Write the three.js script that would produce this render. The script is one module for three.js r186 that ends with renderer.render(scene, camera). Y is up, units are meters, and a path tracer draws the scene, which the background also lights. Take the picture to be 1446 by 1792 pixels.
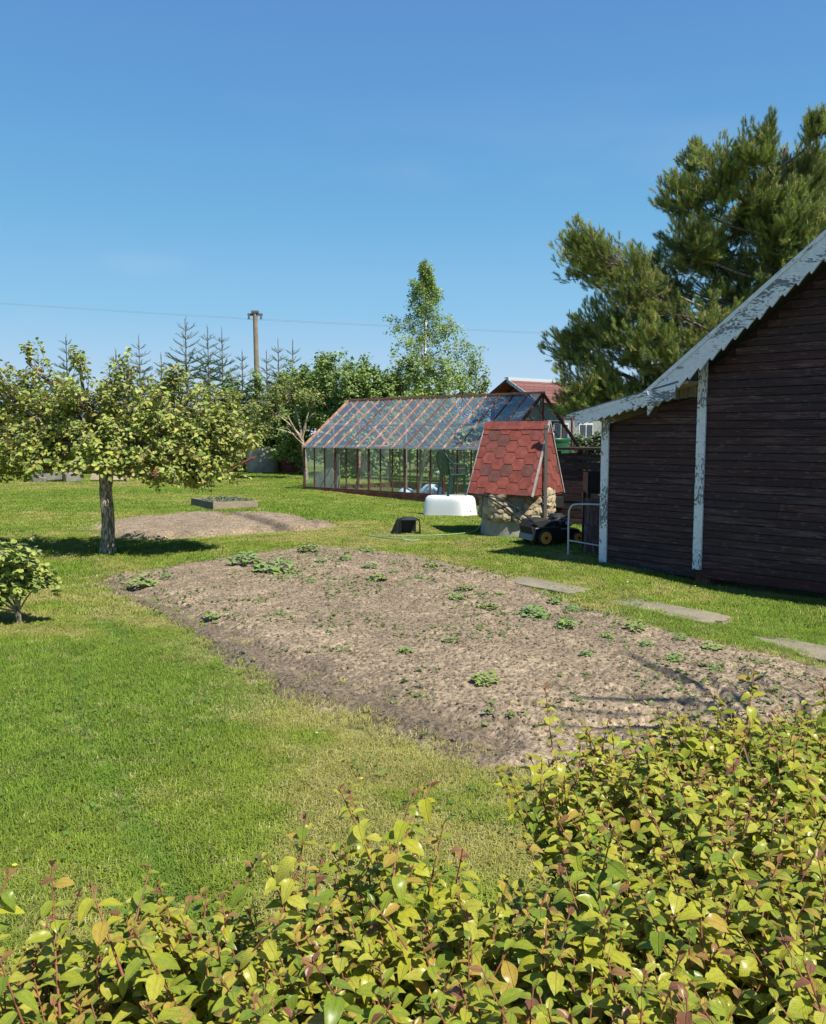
import * as THREE from 'three';
import { mergeGeometries, toCreasedNormals } from 'three/addons/utils/BufferGeometryUtils.js';
import { RoundedBoxGeometry } from 'three/addons/geometries/RoundedBoxGeometry.js';

// ---------------------------------------------------------------- camera, sky, sun, exposure
const scene = new THREE.Scene();
const camera = new THREE.PerspectiveCamera(63.43, 826 / 1024, 0.05, 2000);
camera.position.set(0, 1.6, 0);
camera.rotation.x = THREE.MathUtils.degToRad(-5.28);
const renderer = new THREE.WebGLRenderer({ antialias: true });
renderer.toneMapping = THREE.LinearToneMapping;
renderer.toneMappingExposure = 1.5;
renderer.shadowMap.enabled = true;

const mulberry = (a) => () => { a |= 0; a = a + 0x6D2B79F5 | 0; let t = Math.imul(a ^ a >>> 15, 1 | a); t = t + Math.imul(t ^ t >>> 7, 61 | t) ^ t; return ((t ^ t >>> 14) >>> 0) / 4294967296; };
let rnd = mulberry(11);
const seed = (s) => { rnd = mulberry(s); };
const R = (a, b) => a + (b - a) * rnd();
const lerp = (a, b, t) => a + (b - a) * t;
const ss = (a, b, x) => { const t = Math.min(1, Math.max(0, (x - a) / (b - a))); return t * t * (3 - 2 * t); };
const V = (x, y, z) => new THREE.Vector3(x, y, z);
const pick = (a) => a[Math.floor(rnd() * a.length) % a.length];
// value noise: a lattice with an optional period (for tiling textures)
const LAT = new Float32Array(65536); { const r = mulberry(77); for (let i = 0; i < 65536; i++) LAT[i] = r(); }
const lat = (x, y) => LAT[((x * 73 + y * 179 + (x * y % 91) * 7) & 65535)];
function vn(x, y, p = 0) {
  const xi = Math.floor(x), yi = Math.floor(y), fx = x - xi, fy = y - yi;
  const w = (v) => p ? ((v % p) + p) % p : v & 4095;
  const x0 = w(xi), x1 = w(xi + 1), y0 = w(yi), y1 = w(yi + 1), sx = fx * fx * (3 - 2 * fx), sy = fy * fy * (3 - 2 * fy);
  return lerp(lerp(lat(x0, y0), lat(x1, y0), sx), lerp(lat(x0, y1), lat(x1, y1), sx), sy);
}
function fbm(x, y, o = 4, p = 0) { let s = 0, a = 0.5, t = 0; for (let i = 0; i < o; i++) { s += a * vn(x, y, p); t += a; x *= 2; y *= 2; x += p ? 0 : 13.7; y += p ? 0 : 7.3; p *= 2; a *= 0.5; } return s / t; }

{ // sky: clear blue, paler to the horizon, a few thin wisps low down
  const w = 1024, h = 512, d = new Float32Array(w * h * 4);
  const stops = [[-90, .40, .50, .62], [0, .64, .78, .93], [3, .52, .72, .92], [8, .30, .60, .88], [14, .188, .475, .80], [20, .140, .378, .725], [27, .118, .305, .655], [45, .085, .225, .54], [90, .06, .17, .44]];
  for (let j = 0; j < h; j++) {
    const el = (j + .5) / h * 180 - 90;
    let k = 0; while (k < stops.length - 2 && stops[k + 1][0] < el) k++;
    const A = stops[k], B = stops[k + 1], t = Math.min(1, Math.max(0, (el - A[0]) / (B[0] - A[0])));
    for (let i = 0; i < w; i++) {
      const az = i / w;
      const c = [1, 2, 3].map((n) => lerp(A[n], B[n], t) / 1.58);
      let cl = 0;
      if (el > 0 && el < 32) {
        const n = fbm(az * 40, el * 0.55, 5, 40), m = fbm(az * 9 + 3.3, el * .16, 3, 9);
        cl = ss(.50, .85, n * .55 + m * .55) * ss(0, 4, el) * ss(24, 9, el) * .3;
      }
      const o = (j * w + i) * 4;
      d[o] = lerp(c[0], .40, cl); d[o + 1] = lerp(c[1], .47, cl); d[o + 2] = lerp(c[2], .60, cl); d[o + 3] = 1;
    }
  }
  const t = new THREE.DataTexture(d, w, h, THREE.RGBAFormat, THREE.FloatType);
  t.mapping = THREE.EquirectangularReflectionMapping; t.magFilter = THREE.LinearFilter; t.minFilter = THREE.LinearFilter; t.needsUpdate = true;
  scene.background = t; scene.environment = t;
}
const sun = new THREE.DirectionalLight(new THREE.Color(1, .955, .87), 5);
sun.position.set(.88 * 30, 1.76 * 30, -14 + .84 * 30); sun.target.position.set(0, 0, -14);
sun.castShadow = true; sun.shadow.mapSize.set(4096, 4096);
Object.assign(sun.shadow.camera, { left: -32, right: 32, top: 32, bottom: -32, near: 1, far: 140 });
scene.add(sun, sun.target);

// ---------------------------------------------------------------- naming and building helpers
const taken = new Map();
function numbered(n) { const k = taken.get(n) || 0; taken.set(n, k + 1); return k ? `${n}_${String(k).padStart(3, '0')}` : n; }
function info(o, label, category, group) { o.userData.label = label; o.userData.category = category; if (group) o.userData.group = group; return o; }
function thing(name, label, category, pos = [0, 0, 0], turn = 0, group) {
  const o = new THREE.Group(); o.name = numbered(name); o.position.set(...pos); o.rotation.y = turn; scene.add(o);
  return info(o, label, category, group);
}
function shade(m) { m.castShadow = true; m.receiveShadow = true; return m; }
function part(name, geo, mat, parent, label) {
  const g = Array.isArray(geo) ? mergeGeometries(geo.map((x) => x.index ? x.toNonIndexed() : x)) : geo;
  const m = shade(new THREE.Mesh(g, mat)); m.name = name; parent.add(m);
  if (label) m.userData.label = label;
  return m;
}
function solo(name, geo, mat, label, category, group) { const m = part(numbered(name), geo, mat, scene); return info(m, label, category, group); }
function structure(name, geo, mat) { const m = part(name, geo, mat, scene); m.userData.kind = 'structure'; return m; }
function copyOf(o, label, group) { const c = o.clone(); c.name = numbered(o.name.replace(/_\d{3}$/, '')); c.userData = { ...o.userData, label: label || o.userData.label, group: group || o.userData.group }; scene.add(c); return c; }
// a box with uv in metres, the grain along its longest side; (x, y, z) is its centre
let uvShift = 0;
function box(w, h, d, x = 0, y = 0, z = 0, bevel = 0) {
  const g = bevel ? new RoundedBoxGeometry(w, h, d, 1, bevel) : new THREE.BoxGeometry(w, h, d);
  uvShift = (uvShift + .377) % 7;
  const p = g.attributes.position, n = g.attributes.normal, u = g.attributes.uv, L = w >= h && w >= d ? 0 : h >= d ? 1 : 2;
  for (let i = 0; i < p.count; i++) {
    const c = [p.getX(i), p.getY(i), p.getZ(i)], m = [Math.abs(n.getX(i)), Math.abs(n.getY(i)), Math.abs(n.getZ(i))];
    const f = m[0] > m[1] && m[0] > m[2] ? 0 : m[1] > m[2] ? 1 : 2, axes = [0, 1, 2].filter((k) => k !== f);
    const a = axes.includes(L) ? L : axes[0], b = axes.find((k) => k !== a);
    u.setXY(i, c[a] + uvShift, c[b] + uvShift * .61);
  }
  g.translate(x, y, z); return g;
}
function beam(a, b, w, h, up = V(0, 1, 0)) { // a bar from a to b, w across, h deep
  a = V(...a); b = V(...b); const d = b.clone().sub(a), L = d.length(); d.normalize();
  const g = box(L, h, w);
  const z = d.clone().cross(Math.abs(d.dot(up)) > .98 ? V(0, 0, 1) : up).normalize(), y = z.clone().cross(d).normalize();
  g.applyMatrix4(new THREE.Matrix4().makeBasis(d, y, z).setPosition(a.clone().add(b).multiplyScalar(.5)));
  return g;
}
// a tapered tube along points, open-ended, uv in metres
function tube(pts, r0, r1, sides = 6, segs = 6, bump = 0) {
  const c = new THREE.CatmullRomCurve3(pts.map((p) => p.isVector3 ? p : V(...p))), L = c.getLength();
  const pos = [], nor = [], uv = [], idx = []; let nx = V(1, 0, 0);
  for (let i = 0; i <= segs; i++) {
    const t = i / segs, p = c.getPoint(t), d = c.getTangent(t).normalize();
    if (Math.abs(nx.dot(d)) > .95) nx = V(0, 0, 1);
    nx = nx.sub(d.clone().multiplyScalar(nx.dot(d))).normalize(); const bx = d.clone().cross(nx);
    for (let k = 0; k <= sides; k++) {
      const a = k / sides * Math.PI * 2, n = nx.clone().multiplyScalar(Math.cos(a)).addScaledVector(bx, Math.sin(a));
      const r = lerp(r0, r1, t) * (1 + (bump ? bump * (vn((k % sides) * 1.7 + 3, t * L * 5 + r0 * 99) - .5) * 2 : 0));
      pos.push(p.x + n.x * r, p.y + n.y * r, p.z + n.z * r); nor.push(n.x, n.y, n.z); uv.push(k / sides * 6.28 * r0, t * L);
    }
  }
  for (let i = 0; i < segs; i++) for (let k = 0; k < sides; k++) { const a = i * (sides + 1) + k, b = a + sides + 1; idx.push(a, a + 1, b, b, a + 1, b + 1); }
  return geo(pos, idx, uv, nor);
}
function geo(pos, idx, uv, nor) {
  const g = new THREE.BufferGeometry(); g.setAttribute('position', new THREE.Float32BufferAttribute(pos, 3));
  if (uv) g.setAttribute('uv', new THREE.Float32BufferAttribute(uv, 2));
  g.setIndex(idx); if (nor) g.setAttribute('normal', new THREE.Float32BufferAttribute(nor, 3)); else g.computeVertexNormals();
  return g;
}
const rodG = (a, b, r, sides = 6) => { const g = tube([a, V(...a).lerp(V(...b), .5), b], r, r, sides, 2); return g; };
function cyl(rt, rb, h, x, y, z, sides = 20, open = false) { const g = new THREE.CylinderGeometry(rt, rb, h, sides, 1, open); g.translate(x, y, z); return g; }
function rock(r, s, sx = 1, sy = 1, sz = 1) { // an uneven boulder
  const g = new THREE.IcosahedronGeometry(r, 2), p = g.attributes.position;
  for (let i = 0; i < p.count; i++) {
    const x = p.getX(i), y = p.getY(i), z = p.getZ(i), k = .70 + .66 * (fbm(x / r * 1.6 + s * 7.1 + 50, y / r * 1.6 + z / r * 1.4 + s * 3.3 + 50, 3));
    p.setXYZ(i, x * k * sx, y * k * sy, z * k * sz);
  }
  g.deleteAttribute('normal'); g.computeVertexNormals(); return g;
}
const M4 = new THREE.Matrix4();
function basis(pos, dir, up, s) { // z along dir, y nearest to up
  const z = dir.clone().normalize(), x = up.clone().cross(z); if (x.lengthSq() < 1e-6) x.set(1, 0, 0); x.normalize(); const y = z.clone().cross(x);
  return new THREE.Matrix4().makeBasis(x.multiplyScalar(s), y.multiplyScalar(s), z.multiplyScalar(s)).setPosition(pos);
}
function cloud(name, g, mat, mats, cols, parent) { // many copies of one small shape, which nobody could count
  const m = shade(new THREE.InstancedMesh(g, mat, mats.length)); m.name = name;
  for (let i = 0; i < mats.length; i++) { m.setMatrixAt(i, mats[i]); if (cols) m.setColorAt(i, cols[i]); }
  m.userData.kind = 'stuff'; (parent || scene).add(m); return m;
}

// ---------------------------------------------------------------- textures and materials
function tex(w, h, fn, srgb = true, rep = 1) {
  const d = new Uint8Array(w * h * 4);
  for (let j = 0; j < h; j++) for (let i = 0; i < w; i++) {
    const c = fn(i / w, j / h), o = (j * w + i) * 4;
    d[o] = Math.min(255, Math.max(0, c[0])); d[o + 1] = Math.min(255, Math.max(0, c[1])); d[o + 2] = Math.min(255, Math.max(0, c[2])); d[o + 3] = 255;
  }
  const t = new THREE.DataTexture(d, w, h); t.wrapS = t.wrapT = THREE.RepeatWrapping; t.magFilter = THREE.LinearFilter; t.minFilter = THREE.LinearMipmapLinearFilter; t.generateMipmaps = true;
  if (srgb) t.colorSpace = THREE.SRGBColorSpace; t.repeat.set(rep[0] || rep, rep[1] || rep); t.needsUpdate = true; return t;
}
const mix3 = (a, b, t) => [lerp(a[0], b[0], t), lerp(a[1], b[1], t), lerp(a[2], b[2], t)];
const gray = (v) => [v * 255, v * 255, v * 255];
const lin = (r, g, b) => new THREE.Color().setRGB(r, g, b);
const std = (o) => new THREE.MeshStandardMaterial({ roughness: .9, side: THREE.DoubleSide, ...o });
const phy = (o) => new THREE.MeshPhysicalMaterial({ roughness: .9, side: THREE.DoubleSide, ...o });

const grainH = (u, v) => { const w = fbm(u * 6, v * 10, 3, 6) * .5; return fbm(u * 8 + 0, (v + w * .06) * 96, 3, 8) * .65 + fbm(u * 40, v * 160, 2, 40) * .35; };
const darkWood = tex(1024, 512, (u, v) => {
  const g = grainH(u, v), n = fbm(u * 5, v * 12, 4, 5), worn = ss(.56, .74, n * .6 + g * .45);
  let c = mix3([34, 23, 24], [60, 46, 46], g); c = mix3(c, [92, 84, 82], worn * .5);
  const fl = ss(.70, .80, fbm(u * 22, v * 90, 3, 22)); c = mix3(c, [146, 138, 130], fl * .35);
  return c;
}, true, [1 / 2, 1 / 1]);
const grainBump = tex(512, 512, (u, v) => gray(grainH(u, v)), false, [1 / 1.6, 1 / .8]);
const peel = tex(1024, 1024, (u, v) => {
  const g = grainH(u, v), a = fbm(u * 40, v * 110, 5, 40), b = fbm(u * 4, v * 7, 3, 4), off = ss(.595, .65, a * .46 + b * .52 + g * .06) * .85;
  const paint = mix3([196, 205, 212], [226, 230, 232], fbm(u * 40, v * 40, 3, 40)); const wood = mix3([72, 80, 88], [112, 116, 118], g);
  return mix3(paint, wood, off);
}, true, [1 / 1.1, 1 / 1.1]);
const peelBump = tex(512, 512, (u, v) => { const a = fbm(u * 40, v * 110, 5, 40), b = fbm(u * 4, v * 7, 3, 4), g = grainH(u, v); return gray(.7 - .5 * ss(.595, .65, a * .46 + b * .52 + g * .06) + .2 * g); }, false, [1 / 1.1, 1 / 1.1]);
const barkTex = tex(512, 512, (u, v) => { const r = fbm(u * 14, v * 6, 5, 14), c = ss(.42, .6, r); return mix3([84, 74, 64], [168, 156, 138], c * .8 + .3 * fbm(u * 60, v * 60, 2, 60)); }, true, [5, 3]);
const barkBump = tex(512, 512, (u, v) => gray(fbm(u * 14, v * 6, 5, 14)), false, [5, 3]);
const soilTex = tex(1024, 1024, (u, v) => {
  const f = fbm(u * 90, v * 90, 4, 90), n = fbm(u * 8, v * 8, 4, 8), st = vn(u * 230, v * 230, 230);
  let c = mix3([84, 74, 61], [163, 147, 124], f * 1.15 + n * .4 - .28); if (st > .91) c = mix3(c, [206, 194, 170], .5); if (st < .09) c = mix3(c, [52, 42, 32], .7);
  return c;
}, true, 1 / 1.7);
const soilBump = tex(1024, 1024, (u, v) => gray(fbm(u * 60, v * 60, 5, 60)), false, 1 / 1.7);
const lawnTex = tex(1024, 1024, (u, v) => {
  const f = fbm(u * 150, v * 150, 3, 150), n = fbm(u * 10, v * 10, 4, 10);
  return mix3(mix3([82, 84, 40], [124, 132, 62], f), [146, 132, 88], ss(.46, .7, n) * .6);
}, true, 1 / 3);
const lawnBump = tex(512, 512, (u, v) => gray(fbm(u * 80, v * 80, 4, 80)), false, 1 / 1.5);
const rustTex = tex(512, 512, (u, v) => { const n = fbm(u * 12, v * 24, 5, 12), g = grainH(u, v); return mix3(mix3([112, 70, 55], [160, 108, 86], n * 1.2), [192, 168, 146], ss(.5, .68, g * .6 + n * .4) * .7); }, true, 1 / .9);
const plankTex = tex(512, 512, (u, v) => { const n = fbm(u * 8, v * 20, 4, 8), g = grainH(u, v); return mix3(mix3([104, 95, 82], [164, 152, 132], g * .7 + n * .4), [80, 72, 62], ss(.62, .72, g) * .5); }, true, 1 / .9);
const concTex = tex(512, 512, (u, v) => { const n = fbm(u * 7, v * 7, 5, 7), s = vn(u * 190, v * 190, 190); let c = mix3([128, 124, 112], [176, 170, 152], n * 1.1 - .05 + (s - .5) * .3); if (s < .08) c = mix3(c, [84, 78, 68], .6); return c; }, true, 1 / 1.2);
const concBump = tex(512, 512, (u, v) => gray(fbm(u * 40, v * 40, 4, 40) * .7 + vn(u * 190, v * 190, 190) * .3), false, 1 / 1.2);
const granTex = tex(512, 512, (u, v) => { const s = vn(u * 240, v * 240, 240), n = fbm(u * 9, v * 9, 4, 9); const k = .72 + .4 * s + .35 * (n - .5); return [k * 235, k * 235, k * 235]; }, true, 1 / .6);
const leafTex = tex(128, 128, (u, v) => {
  const mid = Math.exp(-Math.pow((u - .5) / .022, 2)), side = Math.abs(u - .5), vein = Math.pow(Math.max(0, Math.cos((v * 9 - side * 7) * Math.PI * 2)), 14);
  const k = .86 + .16 * fbm(u * 9, v * 9, 3, 9) + .10 * mid + .05 * vein; return [k * 240, k * 240, k * 236];
});
const leafBump = tex(128, 128, (u, v) => { const side = Math.abs(u - .5); return gray(.75 - .5 * Math.exp(-Math.pow((u - .5) / .03, 2)) - .25 * Math.pow(Math.max(0, Math.cos((v * 9 - side * 7) * Math.PI * 2)), 8)); }, false);

const MAT = {
  board: [[1.45, 1.15, 1.15], [1.2, .92, .92], [1.7, 1.4, 1.36], [1.35, 1.2, 1.26], [1.6, 1.1, 1.05]].map((c) => std({ map: darkWood, bumpMap: grainBump, bumpScale: .003, color: lin(...c), roughness: .82 })),
  redPlank: std({ map: darkWood, bumpMap: grainBump, bumpScale: .003, color: lin(1.9, 1.05, .95) }),
  peel: std({ map: peel, bumpMap: peelBump, bumpScale: .0025, roughness: .75 }),
  greyWood: std({ map: plankTex, bumpMap: grainBump, bumpScale: .003, color: lin(.62, .62, .62) }),
  paleWood: std({ map: plankTex, bumpMap: grainBump, bumpScale: .003, color: lin(1.15, 1.1, 1.02) }),
  tar: std({ map: granTex, color: lin(.16, .165, .17), roughness: .95 }),
  soil: std({ map: soilTex, bumpMap: soilBump, bumpScale: .024, vertexColors: true, color: lin(1.26, 1.23, 1.17), roughness: 1 }),
  clod: std({ map: soilTex, bumpMap: soilBump, bumpScale: .01, roughness: 1 }),
  lawn: std({ map: lawnTex, bumpMap: lawnBump, bumpScale: .03, roughness: 1 }),
  blade: std({ color: lin(1, 1, 1), roughness: .75 }),
  bark: std({ map: barkTex, bumpMap: barkBump, bumpScale: .015 }),
  twig: std({ color: lin(.16, .125, .095) }),
  rust: std({ map: rustTex, bumpMap: grainBump, bumpScale: .002, color: lin(1.3, 1.4, 1.42), roughness: .8 }),
  rustDark: std({ map: rustTex, bumpMap: grainBump, bumpScale: .002, color: lin(.42, .32, .28), roughness: .85 }),
  concrete: std({ map: concTex, bumpMap: concBump, bumpScale: .006 }),
  shingle: [[.31, .075, .052], [.285, .066, .047], [.335, .085, .06], [.185, .066, .052], [.25, .07, .052]].map((c) => std({ map: granTex, bumpMap: concBump, bumpScale: .002, color: lin(...c), roughness: .95 })),
  black: std({ color: lin(.018, .018, .02), roughness: .5 }),
  blackMatt: std({ color: lin(.014, .014, .015), roughness: .8 }),
  white: phy({ color: lin(.8, .8, .78), roughness: .28, clearcoat: .5, clearcoatRoughness: .15 }),
  whitePaint: std({ map: granTex, color: lin(.75, .75, .74), roughness: .6 }),
  metal: std({ color: lin(.5, .5, .5), roughness: .45, metalness: .4 }),
};
const leafMat = (o = {}) => phy({ map: leafTex, roughness: .95, transmission: .32, thickness: 0, ...o });

// ---------------------------------------------------------------- terrain
function gy(x, z) { // the lawn falls a little towards the greenhouse's near end and beside the shed
  return -.15 * ss(-3, .8, x) * ss(-14.5, -19, z) - .12 * ss(2.2, 3.6, x) * ss(-11, -9.2, z) + .03 * (fbm(x * .35 + 40, z * .35 + 40, 3) - .5) * ss(.2, 3, Math.hypot(x, z));
}
const bedNear = [[-3.68, -9.21], [-2.83, -10.34], [-2.29, -11.21], [-1.39, -12.1], [.13, -10.99], [1.1, -9.4], [1.55, -7.98], [2.06, -6.95], [2.52, -6.35], [3.1, -5.83], [3.3, -5.0], [2.43, -4.6], [1.84, -4.35], [.9, -3.75], [.46, -3.80], [.10, -3.98], [-.30, -4.4], [-.92, -5.0], [-1.5, -5.9], [-2.3, -7.2]];
const trench = [[-3.5, -9.0], [-2.2, -7.35], [-1.36, -6.15], [-.78, -5.3], [-.12, -4.7], [.3, -4.25]];
const bedFar = [[-5.78, -14.5], [-5.65, -16.0], [-4.55, -17.4], [-3.45, -17.3], [-2.3, -16.3], [-1.13, -14.66], [-2.11, -13.62], [-3.1, -13.0], [-4.0, -12.5], [-5.04, -13.2]];
function segDist(x, z, a, b) { const dx = b[0] - a[0], dz = b[1] - a[1], t = Math.min(1, Math.max(0, ((x - a[0]) * dx + (z - a[1]) * dz) / (dx * dx + dz * dz))); return Math.hypot(x - a[0] - dx * t, z - a[1] - dz * t); }
function lineDist(x, z, l) { let d = 1e9; for (let i = 0; i + 1 < l.length; i++) d = Math.min(d, segDist(x, z, l[i], l[i + 1])); return d; }
function inside(x, z, p) { // signed distance, positive inside
  let d = 1e9, c = false;
  for (let i = 0, j = p.length - 1; i < p.length; j = i++) { d = Math.min(d, segDist(x, z, p[i], p[j])); if ((p[i][1] > z) !== (p[j][1] > z) && x < (p[j][0] - p[i][0]) * (z - p[i][1]) / (p[j][1] - p[i][1]) + p[i][0]) c = !c; }
  return c ? d : -d;
}
function grid(xs, zs, fy, scale) {
  const pos = [], uv = [], idx = [], n = xs.length;
  for (const z of zs) for (const x of xs) { pos.push(x, fy(x, z), z); uv.push(x, -z); }
  for (let j = 0; j + 1 < zs.length; j++) for (let i = 0; i + 1 < n; i++) { const a = j * n + i, b = a + n; idx.push(a, b, a + 1, a + 1, b, b + 1); }
  return geo(pos, idx, uv);
}
const range = (a, b, s) => { const o = []; for (let v = a; v < b - 1e-6; v += s) o.push(v); o.push(b); return o; };
{
  const xs = [-400, -160, -80, -45, -30, -22, ...range(-17, 17, .25), 22, 30, 45, 80, 160, 400], zs = [...range(0, 46, .25).map((v) => -46 + v), 3, 8, 20, 60];
  structure('lawn_ground', grid(xs, [-700, -300, -150, -90, -65, -54, ...zs], (x, z) => gy(x, z) - .006 - (Math.abs(x) < 8 && z > -19 && z < -2 ? .14 * ss(.05, .3, Math.max(inside(x, z, bedNear), inside(x, z, bedFar))) : 0)), MAT.lawn);
}
// the two dug beds: uneven soil that dips under the turf at its edges
const grooves = [[[.6, -4.75], [.92, -4.68], [1.17, -4.62], [1.52, -4.5]], [[1.2, -5.03], [1.41, -4.89], [1.57, -4.85], [1.69, -4.57]], [[1.5, -5.98], [1.65, -5.48], [1.73, -5.15]], [[1.93, -5.28], [1.85, -4.86], [1.8, -4.6]], [[2.22, -5.55], [2.21, -5.15], [2.22, -4.86]], [[.53, -4.45], [.83, -4.39], [1.17, -4.39], [1.49, -4.39]]];
function soilHeight(x, z, bed) {
  const w = .10 * (fbm(x * 2.3 + 9, z * 2.3 + 5, 3) - .5) * 2, d = inside(x, z, bed) + w;
  let y = gy(x, z) + lerp(-.05, .022, ss(-.06, .24, d));
  if (d < -.1) return y - .05;
  const k = ss(0, .2, d);
  y += k * (.022 * (fbm(x * 1.6, z * 1.6 + 20, 3) - .5) + .026 * (fbm(x * 7 + 31, z * 7 + 60, 3) - .5));
  y += k * .020 * (fbm(x * 17 + 80, z * 17 + 10, 3) - .5) + k * .008 * vn(x * 48 + 200, z * 48 + 100);
  if (bed === bedNear) {
    const t = lineDist(x, z, trench); y -= .055 * Math.exp(-Math.pow((t - .16) / .11, 2)) * ss(.02, .1, d);
    for (const g of grooves) { const q = lineDist(x, z, g) + .03 * (vn(x * 12 + 50, z * 12 + 50) - .5); if (q < .2) y += -.03 * Math.exp(-Math.pow(q / .028, 2)) + .018 * Math.exp(-Math.pow((q - .07) / .03, 2)); }
  } else { const q = lineDist(x, z, [[-3.9, -17.2], [-2.9, -15.2], [-2.2, -13.8]]), f = lineDist(x, z, [[-2.2, -16.2], [-1.7, -14.4]]); y -= .07 * Math.exp(-Math.pow(q / .09, 2)) + .05 * Math.exp(-Math.pow(f / .07, 2)); if (x > -3.4 + (z + 16) * -.5) y += .06 * ss(.1, .35, d); }
  return y;
}
function soilBed(name, bed, step) {
  const xs = bed.map((p) => p[0]), zs = bed.map((p) => p[1]);
  const g = grid(range(Math.min(...xs) - .25, Math.max(...xs) + .25, step), range(Math.min(...zs) - .25, Math.max(...zs) + .25, step), (x, z) => soilHeight(x, z, bed));
  const p = g.attributes.position, c = new Float32Array(p.count * 3), keep = [];
  for (let i = 0; i < p.count; i++) {
    const x = p.getX(i), z = p.getZ(i), n = fbm(x * 1.1 + 5, z * 1.1 + 9, 4), f = fbm(x * 9, z * 9, 3);
    let k = .97 + .34 * (n - .5) + .35 * (f - .5);
    let wet = bed === bedNear ? ss(.40, .12, lineDist(x, z, trench) + .35 * (f - .5)) * .42 : ss(.3, .06, lineDist(x, z, [[-3.9, -17.2], [-2.9, -15.2], [-2.2, -13.8]]) + .15 * (f - .5)) * .5;   // freshly turned, damp soil
    k *= 1 - wet; c[i * 3] = k * 1.0; c[i * 3 + 1] = k * .975; c[i * 3 + 2] = k * .95;
  }
  g.setAttribute('color', new THREE.BufferAttribute(c, 3));
  return structure(name, g, MAT.soil);
}
soilBed('soil_bed', bedNear, .02);
soilBed('soil_bed_far', bedFar, .04);
{ // loose clods and pebbles
  seed(5); const g = new THREE.IcosahedronGeometry(1, 1), p = g.attributes.position;
  for (let i = 0; i < p.count; i++) { const x = p.getX(i), y = p.getY(i), z = p.getZ(i), k = .75 + .5 * fbm(x * 1.5 + 9, y * 1.5 + z * 1.3 + 9, 2); p.setXYZ(i, x * k, y * k * .7, z * k); }
  g.deleteAttribute('normal'); g.computeVertexNormals();
  const ms = [], cs = []; const q = new THREE.Quaternion(), e = new THREE.Euler();
  for (const [bed, n] of [[bedNear, 46000], [bedFar, 5000]]) {
    const xs = bed.map((v) => v[0]), zs = bed.map((v) => v[1]), x0 = Math.min(...xs), x1 = Math.max(...xs), z0 = Math.min(...zs), z1 = Math.max(...zs);
    for (let i = 0; i < n; i++) {
      const x = R(x0, x1), z = R(z0, z1), d = inside(x, z, bed); if (d < -.05 || (d < .08 && rnd() < .5)) continue;
      let s = .003 + .010 * Math.pow(rnd(), 3); if (rnd() < .015) s *= 1.8;
      ms.push(new THREE.Matrix4().compose(V(x, soilHeight(x, z, bed) + s * .15, z), q.setFromEuler(e.set(R(0, 6), R(0, 6), R(0, 6))), V(s * R(.8, 1.4), s, s)));
      const k = R(1.35, 1.8), w = rnd() < .05; cs.push(w ? lin(1.9, 1.85, 1.7) : lin(k, k * .96, k * .93));
    }
  }
  const c = cloud('soil_clods', g, MAT.clod, ms, cs); info(c, 'loose brown clods and pebbles scattered over the dug beds', 'soil clods');
}
// concrete slabs sunk in the turf between the bed and the shed
const pavers = [[1.42, -8.72, .98, .36, .02], [2.34, -7.50, 1.12, .40, .0], [3.02, -6.42, 1.02, .42, .03]];
const paverLabels = ['smallest concrete paving slab, farthest along the bed edge', 'long concrete paving slab in the middle of the row beside the soil bed', 'concrete paving slab nearest the hedge at the right edge'];
const slabMat = std({ map: concTex, bumpMap: concBump, bumpScale: .012, color: lin(.72, .67, .56) });
pavers.forEach(([x, z, l, w, t], i) => {
  const s = new THREE.Shape(); seed(30 + i); const n = 44, pts = [];
  for (let k = 0; k < n; k++) { const a = k / n * 6.2832, c = Math.cos(a), d = Math.sin(a), m = Math.pow(Math.pow(Math.abs(c), 16) + Math.pow(Math.abs(d), 16), -1 / 16) * R(.90, 1.03); pts.push(new THREE.Vector2(c * m * l / 2, d * m * w / 2)); }
  s.setFromPoints(pts); const g = new THREE.ExtrudeGeometry(s, { depth: .05, bevelEnabled: true, bevelSize: .008, bevelThickness: .006, bevelSegments: 1 });
  g.rotateX(-Math.PI / 2); g.rotateY(Math.atan2(1, .78) * -1 + t); g.translate(x, gy(x, z) - .036, z);
  solo('paving_slab', g, slabMat, paverLabels[i], 'paving slab', 'slabs beside the soil bed');
});

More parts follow.
